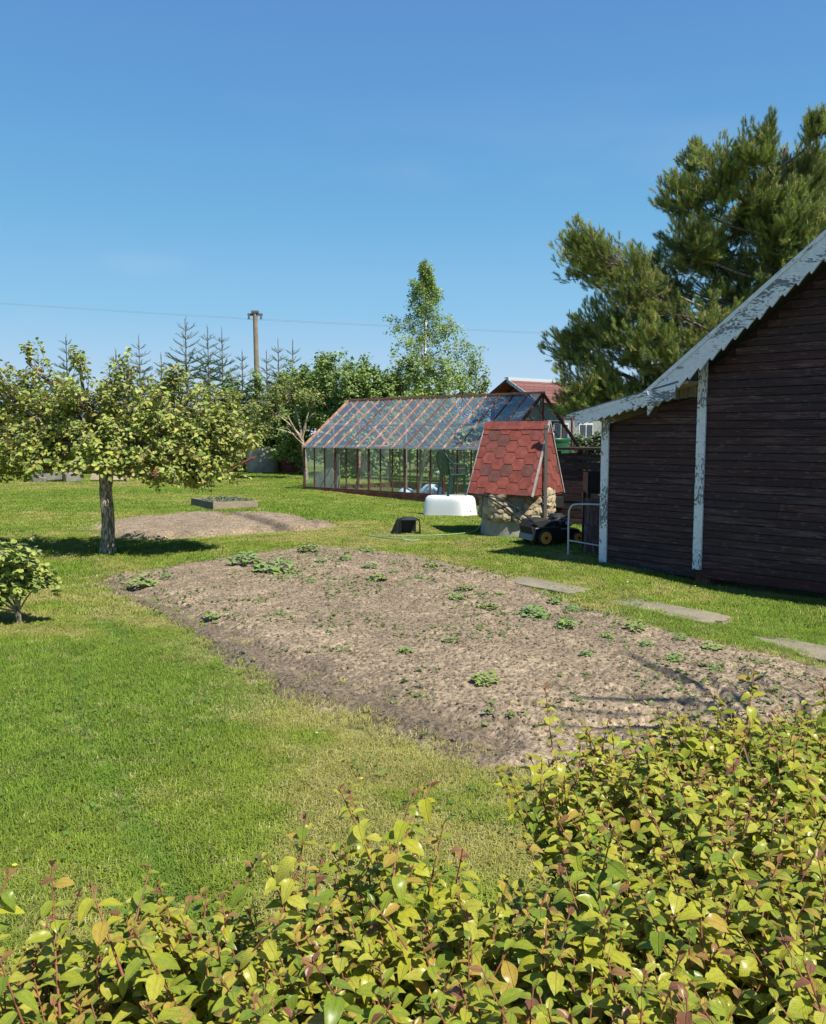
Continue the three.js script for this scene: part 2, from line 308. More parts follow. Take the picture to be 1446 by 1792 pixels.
// ---------------------------------------------------------------- the dark timber shed, right
const S45 = -Math.PI / 4;
{
  const shed = thing('timber_shed', 'dark brown clapboard shed with white peeling bargeboards and posts at right', 'shed', [2.4, 0, -10.34], S45);
  const rakeTop = (u) => u < .714 ? 1.88 + (u + .245) * .2283 : 2.09 + (u - .714) * .778;
  // backing walls behind the boards: the gable wall, the lean-to end wall, and the walls out of sight
  const wall = (pts, depth, z, m = MAT.blackMatt) => { const g = new THREE.ExtrudeGeometry(new THREE.Shape(pts.map((p) => new THREE.Vector2(...p))), { depth, bevelEnabled: false }); g.translate(0, 0, z); return g; };
  part('wall_core', [
    wall([[1.246, .02], [6.45, .02], [6.45, 2.3], [3.85, 4.32], [1.246, 2.3]], .1, -.13),
    wall([[0, 0], [1.246, 0], [1.246, 2.06], [0, 1.74]], .1, -.13),
    box(.1, 1.72, 3.6, .05, .86, -1.95), box(.1, 2.28, 5, 6.39, 1.16, -2.65), box(5.2, 2.26, .1, 3.85, 1.15, -5.1),
  ], MAT.board[1], shed);
  // clapboards, each proud at its lower edge
  seed(21);
  const boardGeo = (u0, u1, y, h, w) => {
    const prof = [[0, 0], [.02, 0], [.022, .006], [.017, h - .012], [.006, h - .003], [0, h - .003]].map(([z, v]) => [z + w, v]), pos = [], idx = [], uv = [], o = R(0, 9), q = R(0, 9);
    for (const u of [u0, u1]) for (const [z, v] of prof) { pos.push(u, y + v, z - .02); uv.push(u + o, v + q + z); }
    for (let k = 0; k < 5; k++) idx.push(k, k + 6, k + 1, k + 1, k + 6, k + 7);
    for (const s of [0, 6]) for (let k = 1; k < 5; k++) idx.push(s, s + k, s + k + 1);
    return toCreasedNormals(geo(pos, idx, uv), .3);
  };
  for (let y = .085, k = 0; y < 4.2; k++) {
    const h = .088 + R(-.003, .003), top = y + h, lim = (v) => v < 2.3 ? 1.246 + .05 : 1.246 + (v - 2.3) / .778 + .02, a = lim(top), b = top < 2.3 ? 6.4 : 6.45 - (top - 2.3) / .778 - .02;
    if (b - a > .2) { if (rnd() < .25 && b - a > 2.5) { const m = a + R(.7, 1.9); part('clapboard', boardGeo(a, m - .002, y, h, 0), pick(MAT.board), shed); part('clapboard', boardGeo(m + .002, b, y, h, R(0, .002)), pick(MAT.board), shed); } else part('clapboard', boardGeo(a, b, y, h, R(0, .002)), pick(MAT.board), shed); }
    y += h;
  }
  for (let y = .09; y < 1.98;) { const h = .078 + R(-.003, .003), top = y + h, a = top < 1.72 ? .05 : .05 + (top - 1.72) / .26, b = 1.196; if (b - a > .1) part('clapboard', boardGeo(a, b, y, h, R(0, .002)), pick(MAT.board), shed); y += h; }
  part('base_plank', box(5.15, .105, .03, 3.87, .025, -.01), MAT.redPlank, shed, 'dark red base plank under the clapboards');
  part('base_plank', box(1.19, .12, .025, .62, .025, -.022), MAT.board[3], shed, 'weathered grey plank at the foot of the lean-to');
  part('corner_board', box(.10, 1.80, .03, .0, .90, .012, .004), MAT.peel, shed);
  part('corner_board', box(.022, 1.80, .09, -.062, .90, -.05), MAT.peel, shed);
  part('corner_board', box(.105, 2.36, .03, 1.246, 1.24, .012, .004), MAT.peel, shed);
  for (const [u, y0] of [[.80, 2.02], [.91, 2.04], [1.02, 2.05], [1.13, 2.06]]) part('infill_plank', box(.1, rakeTop(u) - .1 - y0 + .05, .02, u, (rakeTop(u) - .1 + y0) / 2, .005 + .003 * (u * 10 % 2)), MAT.greyWood, shed);
  part('foundation_block', box(.20, .34, .3, 1.30, -.12, -.16, .03), MAT.rustDark, shed); part('foundation_block', box(.24, .34, .3, 3.9, -.12, -.18, .02), MAT.concrete, shed);
  part('foundation_block', box(.24, .34, .3, 6.3, -.12, -.18, .02), MAT.concrete, shed);
  // roofs: main gable and lean-to, tar felt with a thin boarded underside
  const slab = (a, b, zf, zb, t, mat, name) => { // from (u, y) a to b
    const L = Math.hypot(b[0] - a[0], b[1] - a[1]), g = box(L, t, zf - zb), an = Math.atan2(b[1] - a[1], b[0] - a[0]);
    g.rotateZ(an); g.translate((a[0] + b[0]) / 2, (a[1] + b[1]) / 2, (zf + zb) / 2); return part(name, g, mat, shed);
  };
  slab([.70, rakeTop(.70) + .002], [3.853, rakeTop(3.85) + .012], .27, -5.4, .03, MAT.greyWood, 'roof_deck');
  slab([3.847, rakeTop(3.85) + .012], [7.0, rakeTop(.70) + .002], .27, -5.4, .03, MAT.greyWood, 'roof_deck');
  slab([.67, rakeTop(.714) + .006], [3.86, rakeTop(3.85) + .04], .305, -5.42, .022, MAT.tar, 'roof_felt');
  slab([3.84, rakeTop(3.85) + .045], [7.03, rakeTop(.714) + .006], .305, -5.42, .022, MAT.tar, 'roof_felt');
  slab([-.34, 1.843], [1.2, 2.195], .265, -3.9, .03, MAT.paleWood, 'lean_to_deck');
  slab([-.37, 1.863], [1.1, 2.199], .30, -3.92, .018, MAT.tar, 'lean_to_felt');
  // bargeboards with a scalloped, toothed lower edge
  const barge = (u0, u1, yTop, drop, pitch, z, cut) => {
    const s = new THREE.Shape(), n = Math.round((u1 - u0) / pitch); s.moveTo(u0, yTop(u0)); s.lineTo(u1, yTop(u1));
    s.lineTo(u1, yTop(u1) - drop * .86);
    for (let k = n - 1; k >= 0; k--) for (const [f, e] of [[.97, 1.13], [.90, .97], [.70, .99], [.45, 1.05], [.2, 1.12], [.05, 1.17]]) { const u = u0 + (u1 - u0) * (k + f) / n; const ch = 1 + .10 * (vn(u * 9 + 3, drop * 40) - .5); s.lineTo(u, yTop(u) - drop * (.86 + (e - .95) * .95) * ch); }
    s.lineTo(u0, yTop(u0) - drop * .8);
    const g = new THREE.ExtrudeGeometry(s, { depth: .022, bevelEnabled: false }); g.translate(0, 0, z); return g;
  };
  part('bargeboard', barge(.72, 3.85, (u) => 2.075 + (u - .714) * .778, .235, .125, .275), MAT.peel, shed);
  part('bargeboard', barge(3.852, 6.98, (u) => 2.075 + (6.986 - u) * .778, .235, .125, .275), MAT.peel, shed);
  part('bargeboard', barge(-.25, 1.07, (u) => 1.872 + (u + .245) * .2283, .155, .105, .299), MAT.peel, shed);
  part('bargeboard_trim', beam([-.37, 1.829, .318], [.74, 2.082, .318], .02, .045), MAT.peel, shed);
  part('bargeboard_trim', beam([.66, 2.065, .29], [3.85, 4.545, .29], .035, .045), MAT.peel, shed);
}

// ---------------------------------------------------------------- the greenhouse
{
  const gh = thing('greenhouse', 'long glass greenhouse with rusty red frame and gabled roof', 'greenhouse', [-3.21, 0, -24.48], -.700);
  const L = 6.95, W = 3.8, E = 1.27, RY = 2.65, N = 16, b = L / N;
  const glass = phy({ color: lin(.86, .93, .92), roughness: .02, transmission: .94, thickness: 0, ior: 1.55 });
  const roofGlass = [[.72, .82, .90], [.62, .76, .88], [.80, .86, .90]].map((c) => phy({ color: lin(...c), roughness: .05, transmission: .90, thickness: 0, ior: 1.72 }));
  part('plinth', [box(L + .1, .42, .12, L / 2, -.15, .0), box(L + .1, .42, .12, L / 2, -.15, -W), box(.12, .42, W, 0, -.15, -W / 2), box(.12, .42, W, L, -.15, -W / 2)], MAT.rustDark, gh, 'dark base wall of the greenhouse');
  const quad = (a, c, d, e) => { const g = geo([...a, ...c, ...d, ...e], [0, 1, 2, 0, 2, 3], [0, 0, 1, 0, 1, 1, 0, 1]); return g; };
  seed(8);
  for (const z of [0, -W]) {
    for (let i = 0; i <= N; i++) { const fat = i % 3 === 0 || i === N ? .048 : .03; part('post', box(fat, E - .06, fat, i * b, (E + .06) / 2, z), MAT.rustDark, gh); }
    part('sill_rail', box(L + .05, .05, .07, L / 2, .075, z), MAT.rustDark, gh); part('eave_rail', box(L + .06, .05, .07, L / 2, E, z), z ? MAT.rust : MAT.metal, gh);
    for (let i = 0; i < N; i++) { if (z && (i * 7) % 5 === 0) continue; part('wall_pane', quad([i * b + .015, .1, z + R(-.004, .004)], [(i + 1) * b - .015, .1, z + R(-.004, .004)], [(i + 1) * b - .015, E - .025, z], [i * b + .015, E - .025, z]), glass, gh); }
  }
  for (const s of [0, 1]) { // two slopes
    const at = (t) => [E + (RY - E) * t, s ? -W + W / 2 * t : -W / 2 * t];
    for (let i = 0; i <= N; i++) { const [y0, z0] = at(-.03), [y1, z1] = at(1); part('rafter', beam([i * b, y0 + .02, z0], [i * b, y1 + .02, z1], .022, .036), i % 5 === 4 && s === 0 ? MAT.rustDark : MAT.rust, gh); }
    for (const t of [.47]) { const [y, z] = at(t); part('purlin', box(L, .03, .03, L / 2, y - .012, z), s ? MAT.rustDark : MAT.metal, gh); }
    for (let i = 0; i < N; i++) for (const [t0, t1] of [[.0, .47], [.47, .99]]) {
      if ((s && (i * 3 + (t0 ? 1 : 0)) % 7 === 0)) continue;
      const [ya, za] = at(t0 + .005), [yb, zb] = at(t1 + .01), j = R(-.006, .006);
      part('roof_pane', quad([i * b + .012, ya + .012 + j, za], [(i + 1) * b - .012, ya + .012 - j, za], [(i + 1) * b - .012, yb + .012 + R(-.005, .005), zb], [i * b + .012, yb + .012, zb]), pick(roofGlass), gh);
    }
  }
  part('ridge_beam', box(L + .1, .06, .08, L / 2, RY + .045, -W / 2), MAT.rust, gh);
  for (const x of [-.012, L + .012]) { // gable frames
    const m = x > 1 ? MAT.rustDark : MAT.rust;
    part('gable_rafter', beam([x, E, .02], [x, RY + .02, -W / 2], .05, .07), m, gh); part('gable_rafter', beam([x, E, -W - .02], [x, RY + .02, -W / 2], .05, .07), m, gh);
    part('gable_tie', beam([x, E + .68, -W * .26], [x, E + .68, -W * .74], .045, .05), m, gh); part('gable_rail', beam([x, E, 0], [x, E, -W], .04, .04), m, gh);
    part('king_post', beam([x, E + .66, -W / 2], [x, RY, -W / 2], .04, .04), m, gh);
    for (const z of [-W * .32, -W * .62]) part('door_post', box(.05, E + .62, .05, x, (E + .66) / 2 + .03, z), m, gh);
    for (const [z0, z1] of [[-.03, -W * .31], [-W * .63, -W + .03]]) part('gable_pane', quad([x, .1, z0], [x, .1, z1], [x, E - .02, z1], [x, E - .02, z0]), glass, gh);
  }
  // timber props and shelves inside
  part('prop', beam([1.6, .02, -.5], [2.2, 1.25, -.35], .05, .05), MAT.paleWood, gh); part('prop', beam([3.9, .0, -.6], [4.3, 1.3, -.4], .06, .06), MAT.paleWood, gh);
  part('prop', beam([4.9, .0, -.7], [5.4, 1.3, -.5], .07, .05), MAT.paleWood, gh); part('prop', beam([2.9, .0, -1.2], [2.9, 1.9, -1.2], .08, .08), MAT.paleWood, gh); part('prop', beam([5.4, 0, -1.9], [5.4, 2.6, -1.9], .08, .08), MAT.rustDark, gh);
  part('shelf', box(2.0, .03, .5, 5.7, .55, -3.2), MAT.paleWood, gh); part('shelf', box(1.5, .03, .4, 5.4, .72, -.9), MAT.paleWood, gh);
  for (const x of [4.75, 6.05]) part('shelf_leg', box(.04, .72, .04, x, .35, -.9), MAT.paleWood, gh);
  for (const x of [4.8, 6.6]) part('shelf_leg', box(.04, .56, .04, x, .27, -3.2), MAT.paleWood, gh);
  // things kept in the greenhouse
  const at = (x, y, z) => gh.localToWorld(V(x, y, z)); gh.updateMatrixWorld();
  seed(14);
  const sack = rock(.28, 3, 1, .75, .8), sackMat = std({ color: lin(.72, .74, .76), roughness: .5 });
  for (const [x, z, k, l] of [[3.55, -.5, .8, 'white plastic sack in the middle of the greenhouse behind the glass'], [4.25, -.75, 1.15, 'larger white plastic sack beside it on the greenhouse floor']]) { const p = at(x, .1, z), g = sack.clone(); g.scale(k, k, k); g.translate(p.x, gy(p.x, p.z) + .16 * k, p.z); solo('sack', g, sackMat, l, 'sack', 'sacks in the greenhouse'); }
  const p = at(.55, 0, -.32), sheet = new THREE.ExtrudeGeometry(new THREE.Shape([[-.5, 0], [.5, 0], [.48, .42], [.12, .68], [-.5, .5]].map((v) => new THREE.Vector2(...v))), { depth: .012, bevelEnabled: false });
  sheet.rotateX(-.22); sheet.rotateY(-.7); sheet.translate(p.x, gy(p.x, p.z), p.z); solo('cement_board', sheet, MAT.concrete, 'cut grey board leaning inside the far left corner of the greenhouse', 'board');
  const q = at(.35, 0, -.8), sheet2 = box(.62, 1.05, .02); sheet2.rotateY(-.7); sheet2.translate(q.x, gy(q.x, q.z) + .54, q.z); solo('wooden_panel', sheet2, MAT.paleWood, 'upright brown panel behind the grey board in the greenhouse', 'panel');
}

// ---------------------------------------------------------------- the covered well
function clipPoly(p, q) { // Sutherland-Hodgman, q convex counter-clockwise
  for (let i = 0; i < q.length; i++) {
    const a = q[i], b = q[(i + 1) % q.length], side = (v) => (b[0] - a[0]) * (v[1] - a[1]) - (b[1] - a[1]) * (v[0] - a[0]), o = [];
    for (let k = 0; k < p.length; k++) { const c = p[k], d = p[(k + 1) % p.length], sc = side(c), sd = side(d); if (sc >= 0) o.push(c); if ((sc >= 0) !== (sd >= 0)) { const t = sc / (sc - sd); o.push([lerp(c[0], d[0], t), lerp(c[1], d[1], t)]); } }
    p = o; if (p.length < 3) return null;
  }
  let A = 0; for (let k = 0; k < p.length; k++) { const c = p[k], d = p[(k + 1) % p.length]; A += c[0] * d[1] - c[1] * d[0]; } return A / 2 > 2e-4 ? p : null;
}
function shingles(face, origin, ex, ey, n, parent, off) { // face: convex polygon in metres on the plane (origin, ex, ey), n its outward normal
  const r = .122, hh = r * .866, xs = face.map((p) => p[0]), ys = face.map((p) => p[1]);
  for (let c = Math.floor(Math.min(...xs) / (1.5 * r)) - 1; c * 1.5 * r < Math.max(...xs) + r; c++) for (let w = -1; w * 2 * hh < Math.max(...ys) + 2 * hh; w++) {
    const cx = c * 1.5 * r + off, cy = w * 2 * hh + (c & 1 ? hh : 0), g = .0035;
    const hex = [[1, 0], [.52, 1], [-.52, 1], [-1, 0], [-.52, -1], [.52, -1]].map(([x, y]) => [cx + x * (r - g), cy + y * (hh - g)]);
    const p = clipPoly(hex, face); if (!p) continue;
    const pos = [], uv = [], idx = [], m = p.length, put = (q, h) => { const v = V(...origin).addScaledVector(ex, q[0]).addScaledVector(ey, q[1]).addScaledVector(n, h); pos.push(v.x, v.y, v.z); uv.push(q[0] + c * .3, q[1] + w * .2); };
    const lift = (q) => .006 + .007 * (1 - (q[1] - cy) / hh) * .5 + .0015 * rnd();
    for (const q of p) put(q, lift(q)); for (const q of p) put(q, .0005);
    for (let k = 1; k + 1 < m; k++) idx.push(0, k, k + 1); for (let k = 0; k < m; k++) { const d = (k + 1) % m; idx.push(k, m + k, d, d, m + k, m + d); }
    part('shingle', toCreasedNormals(geo(pos, idx, uv), .4), rnd() < .2 ? MAT.shingle[3 + Math.floor(rnd() * 2)] : MAT.shingle[Math.floor(rnd() * 3)], parent);
  }
}
{
  seed(52);
  const a = -Math.atan2(.55, .84), well = thing('covered_well', 'round stone and concrete well under a red shingled steep gable roof', 'well', [1.67, gy(1.67, -13.4), -13.4], a);
  const ring = (r0, r1, y0, y1, m, name, wob) => { const g = new THREE.LatheGeometry([[r0 * .86, y0], [r0, y0], [r0 + .004, y0 + .02], [r1, y1 - .02], [r1 - .015, y1], [r0 * .86, y1]].map((v) => new THREE.Vector2(...v)), 40); const u = g.attributes.uv, p = g.attributes.position; for (let i = 0; i < u.count; i++) u.setXY(i, u.getX(i) * 3.5, p.getY(i)); return part(name, g, m, well); };
  ring(.565, .555, -.12, .27, MAT.concrete, 'lower_ring'); ring(.545, .52, .272, .74, std({ map: concTex, bumpMap: concBump, bumpScale: .01, color: lin(.78, .78, .78) }), 'upper_ring');
  // fieldstones bedded on the outside of the upper ring (0 faces the viewer)
  const stoneMat = [[1.35, 1.2, .95], [1.2, 1.02, .78], [1.45, 1.32, 1.1], [1.05, .86, .72], [1.28, 1.08, .86]].map((c) => std({ map: concTex, bumpMap: concBump, bumpScale: .008, color: lin(...c) }));
  const toView = Math.atan2(-1.67, 13.4) - a; // local angle of the viewer's side
  const put = (ang, y, s, st) => { const g = rock(s * R(.8, 1.2), ang * 9 + y * 31 + R(0, 20), R(.95, 1.5), R(.75, 1.05), .8); g.rotateZ(R(-.8, .8)); g.rotateY(toView + ang); g.translate(Math.sin(toView + ang) * .565, y, Math.cos(toView + ang) * .565); part('stone', g, st || pick(stoneMat), well); };
  for (let y = .31; y < .74; y += .095) for (let ang = .28 + (y - .31) * .55; ang < 1.75; ang += R(.19, .25)) put(ang + R(-.03, .03), y + R(-.015, .015), R(.07, .092));
  for (let y = .33; y < .64; y += .1) for (let ang = -.92 + (y - .33) * .8; ang < -.05 - (y - .33) * .9; ang += R(.2, .27)) put(ang, y + R(-.02, .02), R(.058, .085));
  put(.12, .33, .10); for (let y = .33; y < .7; y += .1) for (let ang = 2.2; ang < 4.6; ang += .25) put(ang, y, R(.07, .09));
  put(-.62, .56, .10, stoneMat[0]);
  // the roof: a closed prism with shingled faces; local x along the ridge, +z to the viewer
  const hx = .56, hz = .60, y0 = .68, y1 = 1.80;
  const slope = Math.hypot(hz, y1 - y0), ny = hz / slope, nz = (y1 - y0) / slope;
  part('roof_boards', geo([-hx, y0, hz, hx, y0, hz, hx, y1, 0, -hx, y1, 0, -hx, y0, -hz, hx, y0, -hz], [0, 1, 2, 0, 2, 3, 5, 4, 3, 5, 3, 2, 1, 5, 2, 4, 0, 3, 0, 4, 1, 1, 4, 5], new Array(12).fill(0)).toNonIndexed(), MAT.shingle[3], well).geometry.computeVertexNormals();
  shingles([[-hx, 0], [hx, 0], [hx, slope], [-hx, slope]], [0, y0, hz], V(1, 0, 0), V(0, (y1 - y0) / slope, -hz / slope), V(0, ny, nz), well, .03);
  shingles([[-hx, 0], [hx, 0], [hx, slope], [-hx, slope]], [0, y0, -hz], V(-1, 0, 0), V(0, (y1 - y0) / slope, hz / slope), V(0, ny, -nz), well, .05);
  shingles([[-hz, 0], [hz, 0], [0, y1 - y0]], [hx, y0, 0], V(0, 0, -1), V(0, 1, 0), V(1, 0, 0), well, .02);
  shingles([[-hz, 0], [hz, 0], [0, y1 - y0]], [-hx, y0, 0], V(0, 0, 1), V(0, 1, 0), V(-1, 0, 0), well, .04);
  for (let k = 0; k < 9; k++) for (const s of [1, -1]) { // ridge caps, overlapping along the ridge
    const x = -hx + .005 + k * .124, g = box(.145, .006, .145); g.rotateX(s * Math.atan2(y1 - y0, hz)); g.rotateZ(.05); g.translate(x + .06, y1 - .05 + .012, s * .034 + s * .006); part('ridge_cap', g, MAT.shingle[k % 3], well);
  }
  const trim = std({ map: granTex, color: lin(.5, .46, .42), roughness: .7 });
  for (const z of [hz, -hz]) part('edge_lath', beam([hx + .012, y0 - .01, z * 1.01], [hx + .012, y1 + .03, 0], .024, .03, V(1, 0, 0)), trim, well);
  for (const z of [hz, -hz]) part('edge_lath', beam([-hx - .006, y0 - .01, z * 1.01], [-hx - .006, y1 + .02, 0], .012, .016, V(1, 0, 0)), trim, well);
  part('eave_board', box(hx * 2, .03, .02, 0, y0 - .012, hz - .012), MAT.rustDark, well); part('eave_board', box(.02, .03, hz * 2, hx - .012, y0 - .012, 0), MAT.rustDark, well);
  solo('steel_pole', [box(.05, 2.02, .035, 2.06, .74, -12.86, .004), box(.07, .05, .05, 2.06, 1.73, -12.86)], std({ color: lin(.13, .115, .105), roughness: .6, metalness: .3 }), 'upright dark steel pole standing in front of the well roof gable', 'pole');
}

// ---------------------------------------------------------------- things on the lawn
{ // lawn mower: local x forwards, +z the viewer's side
  const x0 = 1.80, z0 = -12.05, m = thing('lawn_mower', 'black petrol lawn mower with orange wheel rims beside the well', 'lawn mower', [x0, gy(x0, z0) + .02, z0], .379);
  const orange = std({ color: lin(.85, .33, .05), roughness: .5 }), tyre = std({ color: lin(.02, .02, .02), roughness: .9 }), grey = std({ color: lin(.35, .35, .36), roughness: .4, metalness: .4 });
  const wheel = (x, z, r) => {
    const w = part('wheel', [box(.02, .02, Math.abs(z) * .6, x, r, z * .7)], MAT.black, m);
    const t = new THREE.TorusGeometry(r * .84, r * .16, 8, 22); t.scale(1, 1, 1.3); t.translate(x, r, z); part('tyre', t, tyre, w);
    const s = z > 0 ? 1 : -1, disc = new THREE.CylinderGeometry(r * .78, r * .78, .045, 20); disc.rotateX(Math.PI / 2); disc.translate(x, r, z);
    const bits = [disc]; for (let k = 0; k < 3; k++) { const b = box(r * .16, r * .62, .016, 0, r * .36, 0); b.rotateZ(k * 2.094 + .4); b.translate(x, r, z + s * .02); bits.push(b); }
    const hub = new THREE.CylinderGeometry(r * .2, r * .2, .02, 12); hub.rotateX(Math.PI / 2); hub.translate(x, r, z + s * .024);
    part('rim', bits, orange, w); part('hub', hub, MAT.black, w);
  };
  wheel(0, .27, .115); wheel(0, -.25, .105); wheel(.56, .25, .09); wheel(.56, -.25, .09);
  // deck: a flared body
  const pr = new THREE.Shape([[-.16, .09], [.62, .07], [.68, .12], [.60, .19], [.42, .235], [.05, .25], [-.12, .24]].map((v) => new THREE.Vector2(...v)));
  const dk = new THREE.ExtrudeGeometry(pr, { depth: .36, bevelEnabled: true, bevelSize: .02, bevelThickness: .035, bevelSegments: 2 }); dk.translate(0, 0, -.18); part('deck', dk, phy({ color: lin(.02, .02, .022), roughness: .4, clearcoat: .5 }), m);
  const eng = part('engine', [box(.3, .12, .28, .36, .29, 0, .03), box(.2, .08, .12, .38, .30, .16, .02), cyl(.10, .115, .05, .34, .375, 0, 20)], MAT.black, m);
  part('engine_cover', [cyl(.085, .1, .03, .34, .415, 0, 20), box(.24, .03, .2, .36, .385, 0, .012)], MAT.blackMatt, eng); part('label_plate', box(.12, .04, .004, .42, .31, .224), MAT.whitePaint, eng, 'white and orange sticker'); part('label_plate', box(.04, .04, .004, .50, .31, .224), orange, eng);
  part('bar', box(.22, .02, .012, .4, .23, .225), grey, m);
  const pb = new THREE.Shape([[-.34, .12], [-.12, .1], [-.08, .33], [-.14, .36], [-.33, .34], [-.38, .26]].map((v) => new THREE.Vector2(...v)));
  const bag = new THREE.ExtrudeGeometry(pb, { depth: .32, bevelEnabled: true, bevelSize: .02, bevelThickness: .02, bevelSegments: 2 }); bag.translate(.21, 0, -.16); part('grass_box', bag, MAT.blackMatt, m);
  for (const z of [.2, -.2]) part('handle_tube', tube([[.0, .22, z], [-.2, .37, z], [-.42, .53, z], [-.72, .70, z * .95], [-.88, .735, z * .9]], .011, .011, 8, 12), MAT.black, m);
  part('handle_bar', tube([[-.88, .735, .18], [-.92, .742, .12], [-.93, .745, 0], [-.92, .742, -.12], [-.88, .735, -.18]], .012, .012, 8, 10), MAT.black, m);
  part('handle_bar', tube([[-.72, .71, .19], [-.80, .76, .1], [-.82, .765, 0], [-.80, .76, -.1], [-.72, .71, -.19]], .008, .008, 6, 10), MAT.black, m);
  for (const z of [.2, -.2]) part('knob', [box(.05, .04, .035, -.42, .545, z, .01), box(.04, .035, .035, -.2, .38, z, .01)], MAT.blackMatt, m);
  part('cable', tube([[-.75, .69, -.15], [-.5, .50, -.05], [-.2, .42, .05], [.1, .28, .1]], .005, .005, 5, 14), MAT.blackMatt, m);
}
{ // white enamel bath, upside down
  const x0 = .80, z0 = -17.75, m = thing('upturned_bathtub', 'white enamel bathtub lying upside down on the grass by the greenhouse', 'bathtub', [x0, gy(x0, z0), z0], -.55);
  const prof = [[1.005, -.02], [1.01, .0], [1.01, .02], [1.0, .03], [.988, .1], [.965, .22], [.94, .33], [.90, .395], [.82, .435], [.66, .45], [.3, .452], [0, .452]], n = 56, pos = [], idx = [], uv = [];
  for (const [k, y] of prof) for (let i = 0; i <= n; i++) { const a = i / n * Math.PI * 2, c = Math.cos(a), s = Math.sin(a), e = 2 / 5, dent = 1 + .012 * (fbm(c * 2 + 5, s * 2 + y * 3 + 5, 2) - .5); pos.push(Math.sign(c) * Math.pow(Math.abs(c), e) * .54 * k * dent, y, Math.sign(s) * Math.pow(Math.abs(s), e) * .36 * k * dent); uv.push(i / n * 3, y); }
  for (let j = 0; j + 1 < prof.length; j++) for (let i = 0; i < n; i++) { const a = j * (n + 1) + i, b = a + n + 1; idx.push(a, b, a + 1, a + 1, b, b + 1); }
  part('basin', geo(pos, idx, uv), MAT.white, m);
  const h = new THREE.TorusGeometry(.022, .006, 8, 18); h.rotateY(Math.PI / 2); h.translate(.523, .12, .06); part('drain_ring', h, MAT.metal, m); const d = new THREE.CylinderGeometry(.02, .02, .012, 16); d.rotateZ(Math.PI / 2); d.translate(.523, .12, .06); part('drain_hole', d, MAT.blackMatt, m);
}
{ // green plastic garden chair standing on the upturned bath, seen from behind and the side
  const x0 = .84, z0 = -17.78, c = thing('garden_chair', 'dark green plastic garden chair standing on the upturned bathtub', 'chair', [x0, gy(x0, z0) + .448, z0], 2.1); c.scale.set(.92, 1, .86);
  const green = phy({ color: lin(.008, .042, .030), roughness: .38, clearcoat: .3 });
  // local +z is the front of the chair
  part('seat', [box(.46, .025, .44, 0, .44, .02, .01), box(.46, .05, .02, 0, .415, .235, .008)], green, c);
  const leg = (x, z, dx, dz) => { const g = [beam([x, .44, z], [x + dx, 0, z + dz], .07, .014), beam([x + .012 * Math.sign(x), .44, z], [x + dx + .012 * Math.sign(x), 0, z + dz], .012, .05, V(1, 0, 0))]; part('leg', g, green, c); };
  leg(.22, .2, .03, .03); leg(-.22, .2, -.03, .03); leg(.2, -.18, .03, -.1); leg(-.2, -.18, -.03, -.1);
  const bw = (t) => .21 * (1 + .15 * t - .55 * Math.pow(Math.max(0, t - .72) / .28, 2)), bz = (t) => -.2 - .13 * t, by = (t) => .46 + .46 * t;
  const rim = []; for (let k = 0; k <= 12; k++) { const t = k / 12; rim.push(V(-bw(t), by(t), bz(t))); } const rim2 = rim.slice().reverse().map((v) => V(-v.x, v.y, v.z));
  part('back_frame', tube([...rim, V(0, .945, -.335), ...rim2], .02, .02, 7, 60), green, c);
  for (let k = -3; k <= 3; k++) part('back_slat', [beam([k * .052, .44, -.2], [k * .062, .46 + .46 * (.93 - .02 * k * k), bz(.93) + .012 * Math.abs(k) * .3], .036, .01, V(0, 0, 1))], green, c);
  part('back_top', [box(.34, .09, .014, 0, .87, -.318)], green, c);
  for (const s of [1, -1]) part('armrest', [tube([[s * .235, .80, -.29], [s * .27, .70, -.2], [s * .285, .665, .0], [s * .275, .655, .2], [s * .255, .60, .245], [s * .24, .44, .235]], .02, .02, 7, 20)], green, c);
}
{ // black plastic scoop, tipped on its side
  const x0 = -.1, z0 = -13.35, m = thing('plastic_scoop', 'open black plastic box tipped over on the lawn', 'scoop', [x0, gy(x0, z0), z0], .1);
  const mat = std({ color: lin(.015, .015, .016), roughness: .42, side: THREE.DoubleSide });
  part('back_panel', box(.34, .012, .30, .03, .245, -.14, .004), mat, m); part('floor_panel', box(.30, .24, .012, .03, .12, -.29), mat, m);
  const sh = new THREE.Shape([[0, 0], [.26, 0], [.10, .25], [-.02, .26]].map((v) => new THREE.Vector2(...v)));
  for (const [x, t, o] of [[-.1, .62, 0], [.2, -.12, .02]]) { const g = new THREE.ExtrudeGeometry(sh, { depth: .01, bevelEnabled: false }); g.rotateY(Math.PI / 2 + t); g.translate(x, 0, -.02 + o); part('side_panel', g, mat, m); }
  part('rim', [tube([[-.16, .02, .04], [-.12, .26, .0], [.18, .26, .0], [.22, .02, .02]], .010, .010, 6, 20)], mat, m);
}
solo('garden_hose', [tube([[-.72, .025, -13.1], [-.3, .03, -13.02], [.3, .03, -13.08], [.75, .035, -13.25], [1.02, .06, -13.45], [1.14, .2, -13.5], [1.16, .3, -13.5]].map(([x, y, z]) => V(x, gy(x, z) + y, z)), .008, .008, 6, 70), tube([[-.72, .025, -13.1], [-.5, .025, -12.85], [-.2, .03, -12.6], [.1, .03, -12.45], [-.02, .035, -12.35], [-.15, .03, -12.42], [-.05, .03, -12.52], [.1, .03, -12.5]].map(([x, y, z]) => V(x, gy(x, z) + y, z)), .008, .008, 6, 70)], std({ color: lin(.20, .33, .16), roughness: .5 }), 'pale green garden hose lying across the lawn towards the well', 'hose');
